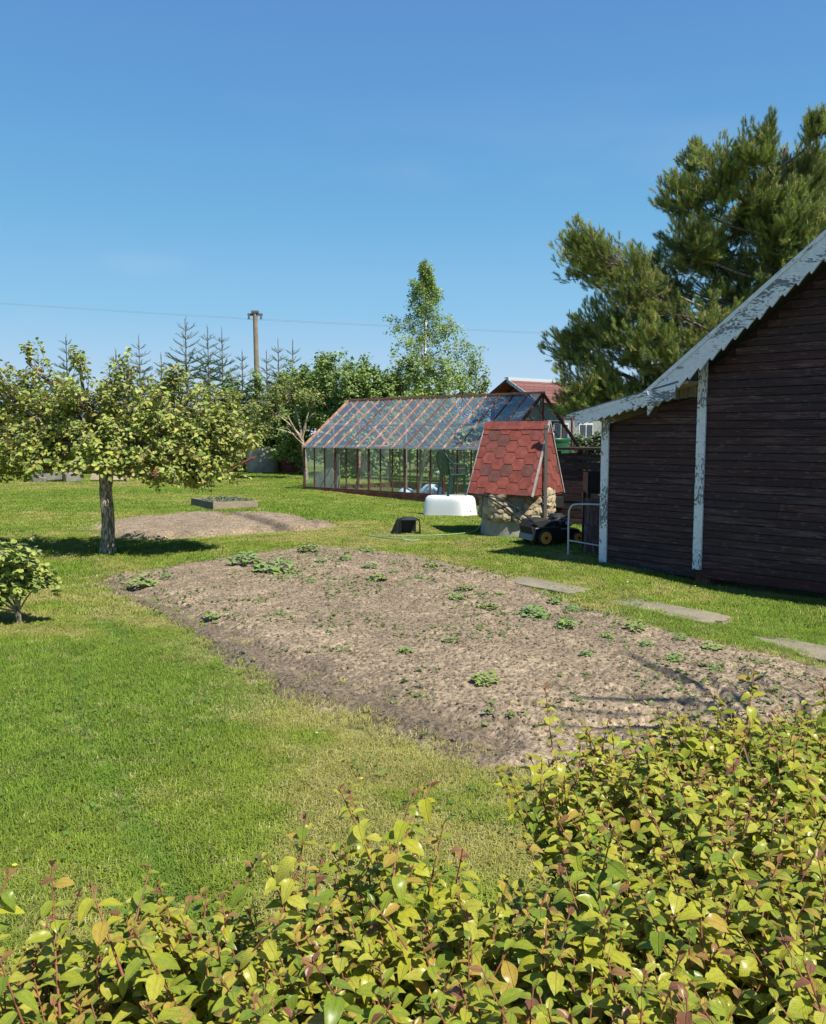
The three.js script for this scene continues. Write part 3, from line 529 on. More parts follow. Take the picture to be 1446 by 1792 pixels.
// timber raised bed with seedlings
{
  const m = thing('raised_bed', 'small raised bed of grey planks beyond the far soil bed', 'raised bed', [-4.29, gy(-4.29, -17.71), -17.71], .59);
  part('plank', box(1.02, .17, .03, .51, .085, 0, .004), MAT.paleWood, m); part('plank', box(1.02, .17, .03, .51, .085, -1.4, .004), MAT.paleWood, m); part('plank', box(.03, .175, 1.37, .015, .088, -.7, .004), MAT.greyWood, m); part('plank', box(.03, .17, 1.37, 1.005, .085, -.7, .004), MAT.paleWood, m);
  part('corner_peg', box(.05, .2, .05, .05, .1, -.045), MAT.paleWood, m);
  part('soil_fill', grid(range(.035, .985, .07), range(-1.38, -.02, .07), (x, z) => .11 + .03 * fbm(x * 9 + 3, z * 9 + 3, 3)), MAT.clod, m);
}
{ // folding chair frame with grey ribbed panels, stood on its side against the shed
  const c = thing('folding_chair', 'folded tubular metal chair with ribbed grey panels leaning by the shed corner', 'chair', [2.06, gy(2.06, -10.9), -10.9], -.35);
  part('frame_tube', tube([[0, .0, 0], [0, .2, 0], [.0, .5, 0], [.01, .62, 0], [.05, .68, 0], [.13, .695, 0], [.46, .70, 0]], .014, .014, 8, 24), MAT.metal, c);
  part('frame_tube', tube([[.0, .21, .0], [.2, .185, .0], [.46, .15, .0]], .012, .012, 8, 6), MAT.metal, c); part('frame_tube', tube([[.44, .0, .0], [.44, .4, .0], [.44, .70, .0]], .014, .014, 8, 6), MAT.metal, c);
  part('foot', cyl(.02, .022, .02, 0, .005, 0, 12), MAT.blackMatt, c);
  const rib = std({ map: darkWood, bumpMap: grainBump, bumpScale: .004, color: lin(2.6, 2.9, 3.2) });
  for (const [y, h] of [[.24, .355], [.60, .345]]) { const g = [], n = 17; for (let k = 0; k < n; k++) g.push(box(.0165, h, .016 + (k % 3) * .003, .205 + k * .0185, y + h / 2 - .17, -.045)); part('ribbed_panel', g, rib, c); }
}
solo('plastic_crate', [box(.42, .03, .32, 2.62, .82, -11.52), box(.42, .26, .02, 2.62, .96, -11.37), box(.42, .26, .02, 2.62, .96, -11.67), box(.02, .26, .32, 2.41, .96, -11.52), box(.02, .26, .32, 2.82, .96, -11.52), ...[2.42, 2.81].flatMap((x) => [-11.38, -11.66].map((z) => box(.05, .84, .05, x, .40, z)))], MAT.black, 'black plastic crate on legs behind the folding chair', 'crate');
{ // dark plank bin behind the well
  const m = thing('plank_bin', 'dark weathered plank compost bin between the well and the shed', 'compost bin', [3.05, gy(3.05, -14.5), -14.5], -.6);
  seed(9); for (let k = 0; k < 9; k++) part('plank', box(1.25, .125, .025, R(-.02, .02), .07 + k * .142, R(-.01, .01)), MAT.board[k % 5], m);
  for (let k = 0; k < 9; k++) part('plank', box(.025, .125, 1.1, -.62 + R(-.01, .01), .07 + k * .142, -.57), MAT.board[(k + 2) % 5], m);
  for (const x of [-.58, .58]) for (const z of [-.05, -1.08]) part('post', box(.08, 1.4, .08, x, .62, z), MAT.rustDark, m);
  part('bin_lid', box(1.35, .04, 1.25, 0, 1.36, -.55), MAT.board[1], m);
}
{ // rain barrel
  const x0 = 2.86, z0 = -16.9, m = thing('rain_barrel', 'tall green plastic water barrel behind the well roof', 'barrel', [x0, gy(x0, z0), z0]);
  const g = new THREE.LatheGeometry([[0, .3], [.27, .3], [.29, .34], [.30, .6], [.31, .62], [.31, .66], [.30, .68], [.31, 1.05], [.32, 1.07], [.32, 1.11], [.31, 1.13], [.31, 1.55], [.335, 1.57], [.335, 1.62], [.3, 1.63], [.29, 1.5], [0, 1.48]].map((v) => new THREE.Vector2(...v)), 32); part('barrel_body', g, phy({ color: lin(.012, .085, .035), roughness: .4 }), m);
  part('stand', [box(.6, .08, .6, 0, .26, 0), box(.1, .42, .5, -.22, .03, 0), box(.1, .42, .5, .22, .03, 0)], MAT.greyWood, m);
}
solo('leaning_board', (() => { const g = box(.34, .86, .02); g.rotateX(-.12); g.rotateY(-.3); g.translate(3.02, gy(3.02, -16.2) + .40, -16.2); return g; })(), std({ map: granTex, color: lin(.30, .38, .44) }), 'pale blue grey board leaning below the green barrel', 'board');
{ // wheelbarrow nose behind the well
  const m = thing('wheelbarrow', 'dark wheelbarrow in the shade behind the well', 'wheelbarrow', [2.75, gy(2.75, -15.0), -15.0], .25);
  const t = new THREE.TorusGeometry(.15, .04, 10, 26); t.translate(.30, .2, 0); part('tyre', t, MAT.blackMatt, m); const d = new THREE.CylinderGeometry(.1, .1, .04, 18); d.rotateX(Math.PI / 2); d.translate(.30, .2, 0); part('rim', d, std({ color: lin(.03, .04, .10), roughness: .4 }), m);
  const p = new THREE.Shape([[-.75, .38], [.05, .30], [.22, .48], [-.85, .54]].map((v) => new THREE.Vector2(...v))); const g = new THREE.ExtrudeGeometry(p, { depth: .46, bevelEnabled: true, bevelSize: .02, bevelThickness: .02, bevelSegments: 1 }); g.translate(0, 0, -.23); part('tray', g, MAT.black, m);
  for (const z of [.1, -.1]) part('shaft', rodG([.34, .2, z * .6], [-1.25, .5, z * 2.4], .015), MAT.black, m); for (const z of [.17, -.17]) part('leg', rodG([-.55, .36, z], [-.6, 0, z], .015), MAT.black, m);
}

// ---------------------------------------------------------------- background buildings and poles
{ // summer house with red roof; local x along the ridge, away from the gable
  const h = thing('summer_house', 'small house with red shingle roof and brown wooden gable behind the greenhouse', 'house', [4.1, gy(4, -35), -35.2], .668);
  const hw = 1.75, e = 3.1, r = 4.05, L = 7, wallW = 1.4;
  part('wall', [box(L - .5, e - .1, .14, L / 2 + .2, (e - .1) / 2, wallW), box(L - .5, e - .1, .14, L / 2 + .2, (e - .1) / 2, -wallW), box(.14, e, wallW * 2 - .15, .5, e / 2, 0), box(.14, e, wallW * 2 - .15, L - .1, e / 2, 0)], std({ map: granTex, color: lin(.30, .33, .32), roughness: .8 }), h);
  const tri = new THREE.Shape([[-wallW - .1, e - .12], [wallW + .1, e - .12], [0, r - .16]].map((v) => new THREE.Vector2(...v))), tg = new THREE.ExtrudeGeometry(tri, { depth: .05, bevelEnabled: false }); tg.rotateY(Math.PI / 2); tg.translate(.42, 0, 0); part('gable_back', tg, MAT.rustDark, h);
  seed(3); const gw = std({ map: rustTex, color: lin(.52, .34, .22) });
  for (let k = -10; k <= 10; k++) { const z = k * .14, top = r - .2 - Math.abs(z) * (r - e) / hw - .03; if (top > e - .1) part('gable_plank', box(.025, top - e + .14, .132, .40 - (k & 1) * .006, (top + e - .14) / 2, z), gw, h); }
  const oldRed = [[.24, .095, .08], [.22, .085, .07], [.26, .11, .09]].map((c) => std({ map: granTex, color: lin(...c), roughness: .95 }));
  for (const s of [1, -1]) {
    const a = Math.atan2(r - e, hw), sl = Math.hypot(hw + .15, (r - e) * (hw + .15) / hw), g = box(L + .3, .06, sl); g.rotateX(s * a); g.translate(L / 2 - .05, r - (sl / 2) * Math.sin(a), s * (sl / 2) * Math.cos(a)); part('roof', g, MAT.shingle[0], h);
    for (let k = 0; k < 7; k++) { const c = box(L + .26, .014, sl / 7 + .03); c.rotateX(s * (a - .03)); const q = (k + .5) / 7 * sl; c.translate(L / 2 - .05, r + .045 - q * Math.sin(a), s * (q * Math.cos(a) + .015)); part('shingle_course', c, oldRed[(k * 2 + (s > 0 ? 0 : 1)) % 3], h); }
    part('rake_board', beam([-.22, r - .0, 0], [-.22, e - .1, s * (hw + .16)], .03, .13), s > 0 ? MAT.whitePaint : MAT.rustDark, h);
  }
  part('ridge_cap', [beam([-.24, r + .10, .0], [L + .1, r + .10, .0], .22, .05), beam([-.24, r + .04, .11], [L + .1, r + .04, .11], .02, .12)], std({ color: lin(.55, .58, .6), roughness: .5, metalness: .2 }), h);
  for (const x of [1.5, 3.1, 4.7, 6.1]) { const w = part('window', [box(.95, 1.05, .05, x, 1.75, wallW + .085)], MAT.whitePaint, h); part('pane', [box(.38, .9, .012, x - .22, 1.75, wallW + .116), box(.38, .9, .012, x + .22, 1.75, wallW + .116)], phy({ color: lin(.03, .04, .05), roughness: .05 }), w); }
  const d = part('door', box(.05, 1.95, .85, .405, 1.0, .2), MAT.rustDark, h); part('handle', box(.03, .03, .12, .36, 1.02, .5), MAT.metal, d);
}
{ // net on two poles beyond the greenhouse
  const m = thing('net_fence', 'dark garden net hung in swags between poles beyond the greenhouse', 'net', [3.9, gy(4, -24.2), -25.6], -.1);
  for (const [x, l] of [[0, .06], [.62, .3], [1.0, -.1]]) part('pole', rodG([x, 0, 0], [x + l * .4, 2.95, 0], .035), MAT.rustDark, m);
  const g = []; const top = (t) => 2.85 - 1.5 * t * (1 - t) * (t < 2 ? 1 : 1); for (let k = 0; k <= 16; k++) { const t = k / 16; g.push(rodG([t * .74, top(t), .02 + .05 * Math.sin(k)], [t * .68, 1.0, .02], .006, 3)); }
  for (let j = 0; j < 16; j++) { const pts = []; for (let k = 0; k <= 8; k++) { const t = k / 8; pts.push(V(t * .74, lerp(top(t), 1.0, j / 16), .02 + .04 * Math.sin(k * 2 + j))); } g.push(tube(pts, j ? .005 : .012, j ? .005 : .012, 3, 10)); }
  part('netting', g, std({ color: lin(.03, .035, .035) }), m);
}
{ // utility pole with crossarm, and the two wires
  const m = thing('utility_pole', 'tall grey utility pole with insulators above the spruces', 'utility pole', [-8.91, 0, -48]);
  part('pole_shaft', tube([[0, -.2, 0], [-.03, 4, 0], [-.08, 8.55, 0]], .17, .13, 10, 6), std({ map: concTex, color: lin(.75, .66, .58) }), m);
  part('crossarm', [box(.85, .12, .14, -.08, 8.45, 0), box(.4, .12, .3, -.08, 8.6, 0)], MAT.tar, m); for (const x of [-.42, .27]) part('insulator', cyl(.05, .07, .24, x, 8.30, .05, 10), MAT.tar, m);
  const wl = ['upper thin wire running across the sky from the utility pole', 'lower thin wire running across the sky from the utility pole'];
  [-.42, .27].forEach((dx, i) => { const pts = []; for (let k = -20; k <= 20; k++) { const t = k / 20; pts.push(V(-8.99 + dx + t * 42, 8.24 - i * .10 + (t > 0 ? -2.2 * t : -3.4 * t) - .5 * Math.abs(t) * (1 - Math.abs(t)), -47.95 + t * 4)); } solo('power_line', tube(pts, .0055, .0055, 4, 60), std({ color: lin(.22, .24, .27) }), wl[i], 'wire', 'wires on the utility pole'); });
}
// left edge of the plot: stacked blocks, a slab, rusty drum, ring and barrel
seed(61);
const blk = (x, y, z, w, h, d, t, m, label) => { const g = new RoundedBoxGeometry(w, h, d, 2, Math.min(w, h, d) * .16), p = g.attributes.position; for (let i = 0; i < p.count; i++) { const k = 1 + .16 * (fbm(p.getX(i) * 4 + x * 3 + 20, p.getY(i) * 4 + p.getZ(i) * 4 + 20, 2) - .5); p.setXYZ(i, p.getX(i) * k, p.getY(i) * k, p.getZ(i) * k); } g.rotateZ(R(-.12, .12)); g.rotateY(t); g.translate(x, y, z); solo('stone_block', g, m, label, 'stone block', 'blocks piled at the far edge of the lawn'); };
const greyStone = std({ map: concTex, bumpMap: concBump, bumpScale: .008, color: lin(.72, .72, .74) }), paleStone = std({ map: concTex, bumpMap: concBump, bumpScale: .008, color: lin(1.35, 1.2, .98) }), redStone = std({ map: concTex, bumpMap: concBump, bumpScale: .008, color: lin(.95, .66, .58) });
blk(-13.1, .32, -29.0, .75, .28, .5, .1, greyStone, 'flat grey block on the left end of the stone pile'); blk(-12.5, .24, -28.8, .62, .42, .5, .3, greyStone, 'large grey block in the middle of the stone pile'); blk(-12.1, .47, -29.1, .5, .34, .42, -.3, redStone, 'reddish block resting on top of the stone pile'); blk(-11.8, .16, -28.7, .55, .34, .5, .6, greyStone, 'grey block at the right foot of the stone pile'); blk(-12.9, .08, -28.7, .6, .22, .5, -.1, greyStone, 'low dark grey block under the flat one in the pile'); blk(-11.1, .2, -29.2, .35, .5, .3, .2, paleStone, 'small pale upright stone right of the stone pile');
{ const g = new THREE.ExtrudeGeometry(new THREE.Shape([[-.62, 0], [.62, 0], [.6, .4], [.42, .62], [-.3, .58], [-.55, .3]].map((v) => new THREE.Vector2(...v))), { depth: .18, bevelEnabled: true, bevelSize: .03, bevelThickness: .03 }); g.rotateX(-.25); g.translate(-10.6, .02, -29.0); solo('stone_slab', g, paleStone, 'large cream stone slab behind the pear tree trunk', 'stone slab'); }
solo('rusty_drum', [cyl(.36, .36, .62, -9.72, .36, -30.6, 22), cyl(.375, .375, .04, -9.72, .52, -30.6, 22), cyl(.22, .34, .16, -9.72, .74, -30.6, 22), box(.26, .16, .1, -9.78, .14, -30.26)], std({ map: rustTex, color: lin(.62, .46, .42) }), 'rusty brown fire drum at the far edge of the lawn', 'drum');
{ const m = thing('concrete_ring', 'large pale concrete well ring lying at the far edge of the lawn', 'concrete ring', [-6.5, 0, -36.0]); const g = new THREE.LatheGeometry([[.6, 0], [.72, 0], [.72, 1.06], [.6, 1.06], [.6, 0]].map((v) => new THREE.Vector2(...v)), 36); const u = g.attributes.uv, p = g.attributes.position; for (let i = 0; i < u.count; i++) u.setXY(i, u.getX(i) * 4.5, p.getY(i)); part('ring_wall', g, std({ map: concTex, bumpMap: concBump, bumpScale: .006, color: lin(1.15, 1.15, 1.1) }), m); }
solo('rusty_tank', [cyl(.62, .62, 1.08, -5.22, .54, -36.2, 30, true), cyl(.64, .64, .05, -5.22, 1.06, -36.2, 30, true), cyl(.63, .63, .05, -5.22, .5, -36.2, 30, true)], std({ map: rustTex, bumpMap: concBump, bumpScale: .004, color: lin(.66, .34, .30) }), 'rust red metal tank beside the concrete ring', 'tank');
{ seed(71); const g = []; for (let k = 0; k < 5; k++) { const b = box(R(.7, 1.2), .05, R(.14, .22)); b.rotateZ(R(.2, .8)); b.rotateY(R(-.6, .6)); b.translate(-7.4 + k * .15, .25 + k * .08, -34.2 + R(-.2, .2)); g.push(b); } solo('scrap_boards', g, std({ map: rustTex, color: lin(.8, .58, .52) }), 'heap of reddish scrap boards left of the concrete ring', 'scrap heap'); }

// ---------------------------------------------------------------- leaves, trees and shrubs
function leafGeo(W, fold, curl, n = 2, serr = 0, o2 = .9) { // base at the origin, one long along +z, its face up
  const pos = [], uv = [], idx = [];
  for (let i = 0; i <= n; i++) {
    const s = i / n, wav = n > 4 ? .018 * Math.sin(i * 1.5 + W * 40) : 0, w = W * Math.pow(Math.sin(Math.PI * Math.pow(Math.min(1, s * .97 + .015), o2)), .9) * (serr && i % 2 ? 1 + serr : 1) * (i === n ? .12 : 1), y = -curl * s * s + curl * .25 * s, z = s * (1 - Math.abs(curl) * .22);
    pos.push(-w, y + fold * w + wav, z, 0, y, z, w, y + fold * w - wav * .8, z); uv.push(.5 - w / W * .48, s, .5, s, .5 + w / W * .48, s);
  }
  for (let i = 0; i < n; i++) for (let k = 0; k < 2; k++) { const a = i * 3 + k, b = a + 3; idx.push(a, b, a + 1, a + 1, b, b + 1); }
  return geo(pos, idx, uv);
}
const smallLeaf = leafGeo(.34, .35, .25, 3);
const bladeLeaf = leafGeo(.42, .3, .15, 2);
function dirIn(rx, ry, rz) { const a = R(0, 6.2832), c = R(-1, 1), s = Math.sqrt(1 - c * c); return V(s * Math.cos(a) * rx, c * ry, s * Math.sin(a) * rz); }
const col = (list, j = .18) => { const c = pick(list), k = R(1 - j, 1 + j); return lin(c[0] * k, c[1] * k * R(.95, 1.05), c[2] * k); };
/* A broad-leaved tree: trunk points, lobes [x, y, z, rx, ry, rz, twigs], leaves along the outer part of every twig. */
function broadTree(t, o) {
  const trunk = o.trunk.map((p) => V(...p)); const wood = [], fine = [], ms = [], cs = [];
  if (o.r) part('trunk', [tube(trunk, o.r[0], o.r[1], 12, 16, .12), tube([[trunk[0].x, trunk[0].y - .15, trunk[0].z], [trunk[0].x, trunk[0].y, trunk[0].z], [trunk[0].x, trunk[0].y + .22, trunk[0].z]], o.r[0] * 1.5, o.r[0] * .97, 12, 4, .15)], o.barkMat || MAT.bark, t);
  const top = trunk[trunk.length - 1];
  const mean = V(0, 0, 0); let tot = 0; for (const l of o.lobes) { mean.addScaledVector(V(l[0], l[1], l[2]), l[6]); tot += l[6]; } mean.divideScalar(tot); mean.y -= .3;
  for (const [x, y, z, rx, ry, rz, n] of o.lobes) {
    const c = V(x, y, z), from = o.along ? trunk[Math.min(trunk.length - 1, Math.max(1, Math.round((y - trunk[0].y) / (top.y - trunk[0].y) * (trunk.length - 1) - 1)))] : top;
    const bend = from.clone().lerp(c, .5).add(V(R(-.15, .15), R(.0, .25), R(-.15, .15)).multiplyScalar(o.bend || 1));
    const limb = new THREE.CatmullRomCurve3([from, bend, c]); wood.push(tube([from, bend, c], o.limb || .05, (o.limb || .05) * .35, 6, 8, .1));
    for (let k = 0; k < n; k++) {
      const d = dirIn(1, 1, 1), q = .45 + .6 * Math.pow(rnd(), .5), lob = 1 + .35 * (vn(d.x * 2.2 + x * 3 + 20, d.y * 2.2 + d.z * 2.2 + 20) - .5) * 2;
      const end = c.clone().add(V(d.x * rx * q * lob, d.y * ry * q * lob + (o.lift || 0) * rnd(), d.z * rz * q * lob)), s = limb.getPoint(R(.55, 1)), mid = s.clone().lerp(end, .55).add(V(R(-.1, .1), R(0, .14), R(-.1, .1)).multiplyScalar(o.bend || 1));
      if (o.droop) { end.y -= o.droop * rnd(); }
      if (rnd() < (o.fineShare ?? 1)) fine.push(tube([s, mid, end], o.fine || .009, .003, 3, 3));
      const cv = new THREE.QuadraticBezierCurve3(s, mid, end), m = o.leaves;
      const tone = R(.82, 1.18);
      for (let j = 0; j < m; j++) {
        const tt = Math.pow(rnd(), .6), p = cv.getPoint(.25 + .75 * tt).add(dirIn(1, 1, 1).multiplyScalar((o.spread || .07) * Math.sqrt(rnd())));
        const dir = V(R(-1, 1), R(-.75, .45), R(-1, 1)), up = p.clone().sub(mean).normalize().multiplyScalar(.75).add(V(R(-.6, .6), .75, R(-.6, .6))), sz = R(o.size[0], o.size[1]);
        ms.push(basis(p, dir, up, sz)); const cc = col(o.cols, .15); cs.push(cc.multiplyScalar(tone));
      }
    }
  }
  if (wood.length && o.limb !== 0) part('limb', wood, o.barkMat || MAT.bark, t); if (fine.length) part('twigs', fine, o.twigMat || MAT.twig, t).userData.kind = 'stuff';
  const cr = cloud('crown', o.leaf || smallLeaf, o.leafMat, ms, cs, t); return t;
}
const pearLeaf = leafMat({ clearcoat: .3, clearcoatRoughness: .35 }), softLeaf = leafMat({ transmission: .4 });
{
  seed(101);
  const t = thing('pear_tree', 'wide young fruit tree with rough trunk standing beside the soil beds', 'tree', [-4.16, gy(-4.16, -11.21), -11.21]);
  const L = [[-1.55, 1.75, .1, .75, .6, .8, 62], [-.95, 2.1, -.2, .75, .5, .8, 60], [-.2, 2.08, .1, .75, .46, .8, 56], [.55, 2.0, -.1, .75, .48, .8, 56], [1.25, 1.95, .1, .75, .55, .8, 62], [1.62, 1.65, 0, .42, .5, .5, 36], [-1.1, 1.5, .4, .8, .42, .6, 48], [-.1, 1.6, .4, .8, .38, .6, 48], [.8, 1.5, .4, .8, .42, .55, 50], [1.45, 1.25, .2, .55, .42, .5, 34], [-1.75, 1.2, .1, .55, .4, .5, 34], [-.95, 1.15, -.2, .5, .25, .5, 18], [-2.05, 2.1, -.3, .45, .5, .6, 26], [-.7, 1.32, .55, .6, .26, .45, 34], [.25, 1.28, .55, .6, .24, .45, 30], [-1.5, 1.35, .4, .6, .36, .5, 36], [1.0, 1.2, .45, .55, .28, .45, 30], [.1, 1.35, -.6, .9, .26, .5, 30], [1.55, 1.2, .1, .4, .26, .4, 20], [1.36, .92, .3, .10, .30, .12, 10], [-1.05, 2.6, -.1, .16, .34, .2, 7], [-.30, 2.58, 0, .08, .34, .10, 5], [.42, 2.5, .1, .2, .26, .2, 7], [1.05, 2.4, 0, .2, .2, .2, 7], [1.95, 1.5, .1, .2, .3, .25, 12], [-1.6, 2.35, .1, .3, .33, .3, 12]];
  broadTree(t, { trunk: [[0, 0, 0], [.01, .4, 0], [0, .8, .01], [.01, 1.12, 0]], r: [.09, .085], barkMat: std({ map: barkTex, bumpMap: barkBump, bumpScale: .015, color: lin(1.25, 1.25, 1.25) }), lobes: L, limb: .05, leaves: 30, size: [.045, .085], spread: .09, leafMat: pearLeaf, cols: [[.46, .50, .055], [.36, .44, .05], [.52, .54, .08], [.27, .37, .045], [.47, .37, .07], [.32, .42, .05], [.26, .38, .05], [.50, .52, .12]], fine: .007 });
}
{
  seed(131); const bt = tex(256, 512, (u, v) => { const n = fbm(u * 5, v * 20, 4, 5); return mix3([222, 218, 208], [54, 48, 44], ss(.60, .66, n)); }, true, [1, .8]);
  const t = thing('birch_tree', 'tall slender birch with pale trunk and hanging twigs behind the greenhouse', 'tree', [1.1, gy(1, -38), -38]);
  const tr = []; for (let k = 0; k <= 12; k++) tr.push([.12 * Math.sin(k * .7) - k * .06, k * .74, .06 * Math.cos(k)]);
  const L = []; for (let k = 0; k < 26; k++) { const y = 1.8 + k * .30, w = y < 5.4 ? lerp(1.7, 2.0, (y - 1.8) / 3.6) : lerp(2.35, .2, Math.pow((y - 5.4) / 4.2, .9)), a = k * 2.4; const f = k % 3 ? (y > 5.2 && y < 8.6 ? .8 : .6) : .25; L.push([Math.cos(a) * w * f - y * .05, y, Math.sin(a) * w * f, w * .56, .62, w * .56, 21]); }
  L.push([1.35, 4.4, 0, .6, .8, .5, 18], [1.75, 5.0, .1, .3, .5, .3, 9], [-1.2, 4.2, .2, .5, .8, .5, 14], [-.42, 8.9, 0, .2, .55, .2, 10], [-.65, 9.0, 0, .12, .4, .12, 6], [1.5, 3.6, 0, .4, .6, .4, 12]);
  broadTree(t, { trunk: tr, r: [.14, .03], along: true, lobes: L, limb: .025, leaves: 36, droop: .8, size: [.075, .12], spread: .2, leafMat: softLeaf, leaf: bladeLeaf, barkMat: std({ map: bt, roughness: .8 }), cols: [[.36, .50, .08], [.29, .44, .07], [.44, .54, .11], [.21, .34, .06]], fine: .006, fineShare: .6 });
}
// shrubs and small trees behind the greenhouse and along the far edge
function shrub(name, label, cat, group, x, z, w, h, d, s, cols, opt = {}) {
  seed(s); const t = thing(name, label, cat, [x, gy(x, z), z], 0, group); const L = [], n = opt.n || 9;
  for (let k = 0; k < n; k++) { const a = k * 2.399, r = Math.sqrt((k + .5) / n), yy = h * (.30 + .48 * rnd()) ; L.push([Math.cos(a) * r * w * .36, yy, Math.sin(a) * r * d * .36, w * R(.2, .27), h * R(.2, .28), d * .26, opt.t || 16]); }
  for (let k = 0; k < 5; k++) L.push([R(-.42, .42) * w, h * R(.78, .92), R(-.3, .3) * d, w * .07, h * R(.1, .2), d * .1, 5]);
  L.push([0, h * .2, d * .2, w * .45, h * .2, d * .2, 16]);
  broadTree(t, { trunk: [[0, 0, 0], [.03, h * .12, 0], [0, h * .24, 0]], r: [Math.max(.03, h * .02), h * .014], lobes: L, limb: h * .009, leaves: opt.leaves || 56, size: opt.size || [.10, .165], spread: opt.spread || .24, leafMat: softLeaf, leaf: bladeLeaf, cols, bend: 1.5, fine: .008, fineShare: .5 });
  return t;
}
const cG = [[.31, .44, .07], [.24, .38, .06], [.39, .50, .10], [.17, .28, .05]], cD = [[.10, .17, .04], [.075, .13, .035], [.14, .21, .05], [.18, .25, .05]], cY = [[.34, .39, .06], [.26, .33, .055], [.42, .45, .09], [.16, .23, .04]];
const bg = 'shrubs behind the greenhouse', eg = 'shrubs along the far edge';
shrub('leafy_shrub', 'tall leafy green shrub directly left of the birch', 'shrub', bg, -1.0, -34, 3.2, 5.0, 2.6, 201, cG, { n: 12, t: 20 });
shrub('leafy_shrub', 'broad green shrub above the middle of the greenhouse roof', 'shrub', bg, -2.9, -33, 3.0, 4.7, 2.6, 202, cG, { n: 12, t: 20 });
shrub('leafy_shrub', 'green shrub above the left end of the greenhouse roof', 'shrub', bg, -4.6, -34.5, 2.8, 4.5, 2.4, 203, cG, { n: 11, t: 18 });
shrub('leafy_shrub', 'shrub at the foot of the birch trunk', 'shrub', bg, .7, -33.5, 2.2, 3.7, 2, 204, cG, { n: 9 });
shrub('leafy_shrub', 'small pale shrub right of the birch beside the brown gable', 'shrub', bg, 2.9, -37.2, 1.1, 4.5, 1.2, 205, cG, { n: 6, t: 9, leaves: 22 });
shrub('leafy_shrub', 'low green shrub filling the gap beneath the tall ones', 'shrub', bg, -1.6, -31.2, 3.6, 2.4, 1.6, 206, cG, { n: 9 });
shrub('leafy_shrub', 'low green shrub behind the right end of the greenhouse', 'shrub', bg, 1.7, -31.0, 3.0, 2.2, 1.6, 207, cG, { n: 9 });
shrub('golden_shrub', 'yellow green shrub between the well and the shed eave', 'shrub', null, 5.2, -20.2, 2.8, 1.62, 1.6, 208, [[.28, .30, .04], [.2, .24, .035], [.12, .16, .03]], { n: 9, size: [.06, .1] });
shrub('leafy_shrub', 'dark shrub below the house windows beside the net', 'shrub', bg, 6.3, -27.5, 3.0, 1.9, 1.6, 209, cD, { n: 9 });
[[-5.9, -38.2, 2.9, 4.5, 'light green shrub standing behind the concrete ring', cG], [-7.6, -38.0, 3.0, 4.2, 'light green shrub at the foot of the utility pole', cG], [-8.0, -36.5, 3.0, 2.9, 'olive shrub behind the scrap boards', cY], [-10.4, -35.2, 3.2, 2.6, 'dark shrub behind the rusty drum', cD], [-12.8, -34.6, 3.2, 2.5, 'dark shrub behind the stone pile', cD], [-15.4, -34.2, 3.4, 2.7, 'dark shrub left of the stone pile', cD], [-18.2, -34.6, 3.4, 2.6, 'dark shrub at the far left edge of the lawn', cD]].forEach(([x, z, w, h, l, c], i) => shrub('edge_shrub', l, 'shrub', eg, x, z, w, h, 2.2, 220 + i, c, { n: 10 }));
{ // half-bare fruit tree in front of the ring and tank
  seed(250); const x = -4.0, z = -30.2, t = thing('bare_fruit_tree', 'old fruit tree with bare pale limbs at the greenhouse corner', 'tree', [x, gy(x, z), z]);
  const pale = std({ map: barkTex, bumpMap: barkBump, bumpScale: .01, color: lin(1.5, 1.4, 1.3) });
  broadTree(t, { trunk: [[.1, 0, 0], [.08, .6, 0], [.0, 1.25, 0], [-.03, 1.55, 0]], r: [.085, .06], lobes: [[-1.3, 2.6, 0, .9, .75, .7, 40], [-.6, 3.2, -.2, .9, .6, .7, 36], [.35, 2.9, 0, .6, .6, .6, 16], [-1.7, 1.9, .2, .7, .5, .6, 26]], limb: .04, leaves: 30, size: [.07, .11], spread: .14, leafMat: softLeaf, leaf: bladeLeaf, barkMat: pale, cols: cY, fine: .008 });
  part('bare_limb', [tube([[0, 1.4, .1], [-.25, 1.8, .12], [-.5, 2.25, .1], [-.62, 2.4, .1]], .035, .012, 6, 8), tube([[0, 1.5, .1], [.12, 1.9, .1], [.16, 2.15, .1], [.5, 2.45, .1]], .03, .008, 6, 8), tube([[0, 1.3, .1], [-.2, 1.5, .15], [-.55, 1.9, .2]], .025, .008, 5, 6)], pale, t);
}
// ---------------------------------------------------------------- conifers
function needleTuft(n, len, w, up) { const pos = [], idx = [], nor = []; for (let k = 0; k < n; k++) { const z = k / n, a = k * 2.399, tilt = R(.55, 1.0) * (1 - .35 * z), d = V(Math.cos(a) * Math.sin(tilt), Math.sin(a) * Math.sin(tilt), Math.cos(tilt)), b = V(0, 0, z * up), sd = d.clone().cross(V(R(-1, 1), R(-1, 1), R(-1, 1))).normalize().multiplyScalar(w), e = b.clone().addScaledVector(d, len * R(.8, 1.1)), i = pos.length / 3, nn = sd.clone().cross(d).normalize(); pos.push(b.x - sd.x, b.y - sd.y, b.z - sd.z, b.x + sd.x, b.y + sd.y, b.z + sd.z, e.x, e.y, e.z); for (let q = 0; q < 3; q++) nor.push(nn.x, nn.y, nn.z); idx.push(i, i + 1, i + 2); } return geo(pos, idx, null, nor); }
const needleMat = std({ roughness: .7 });
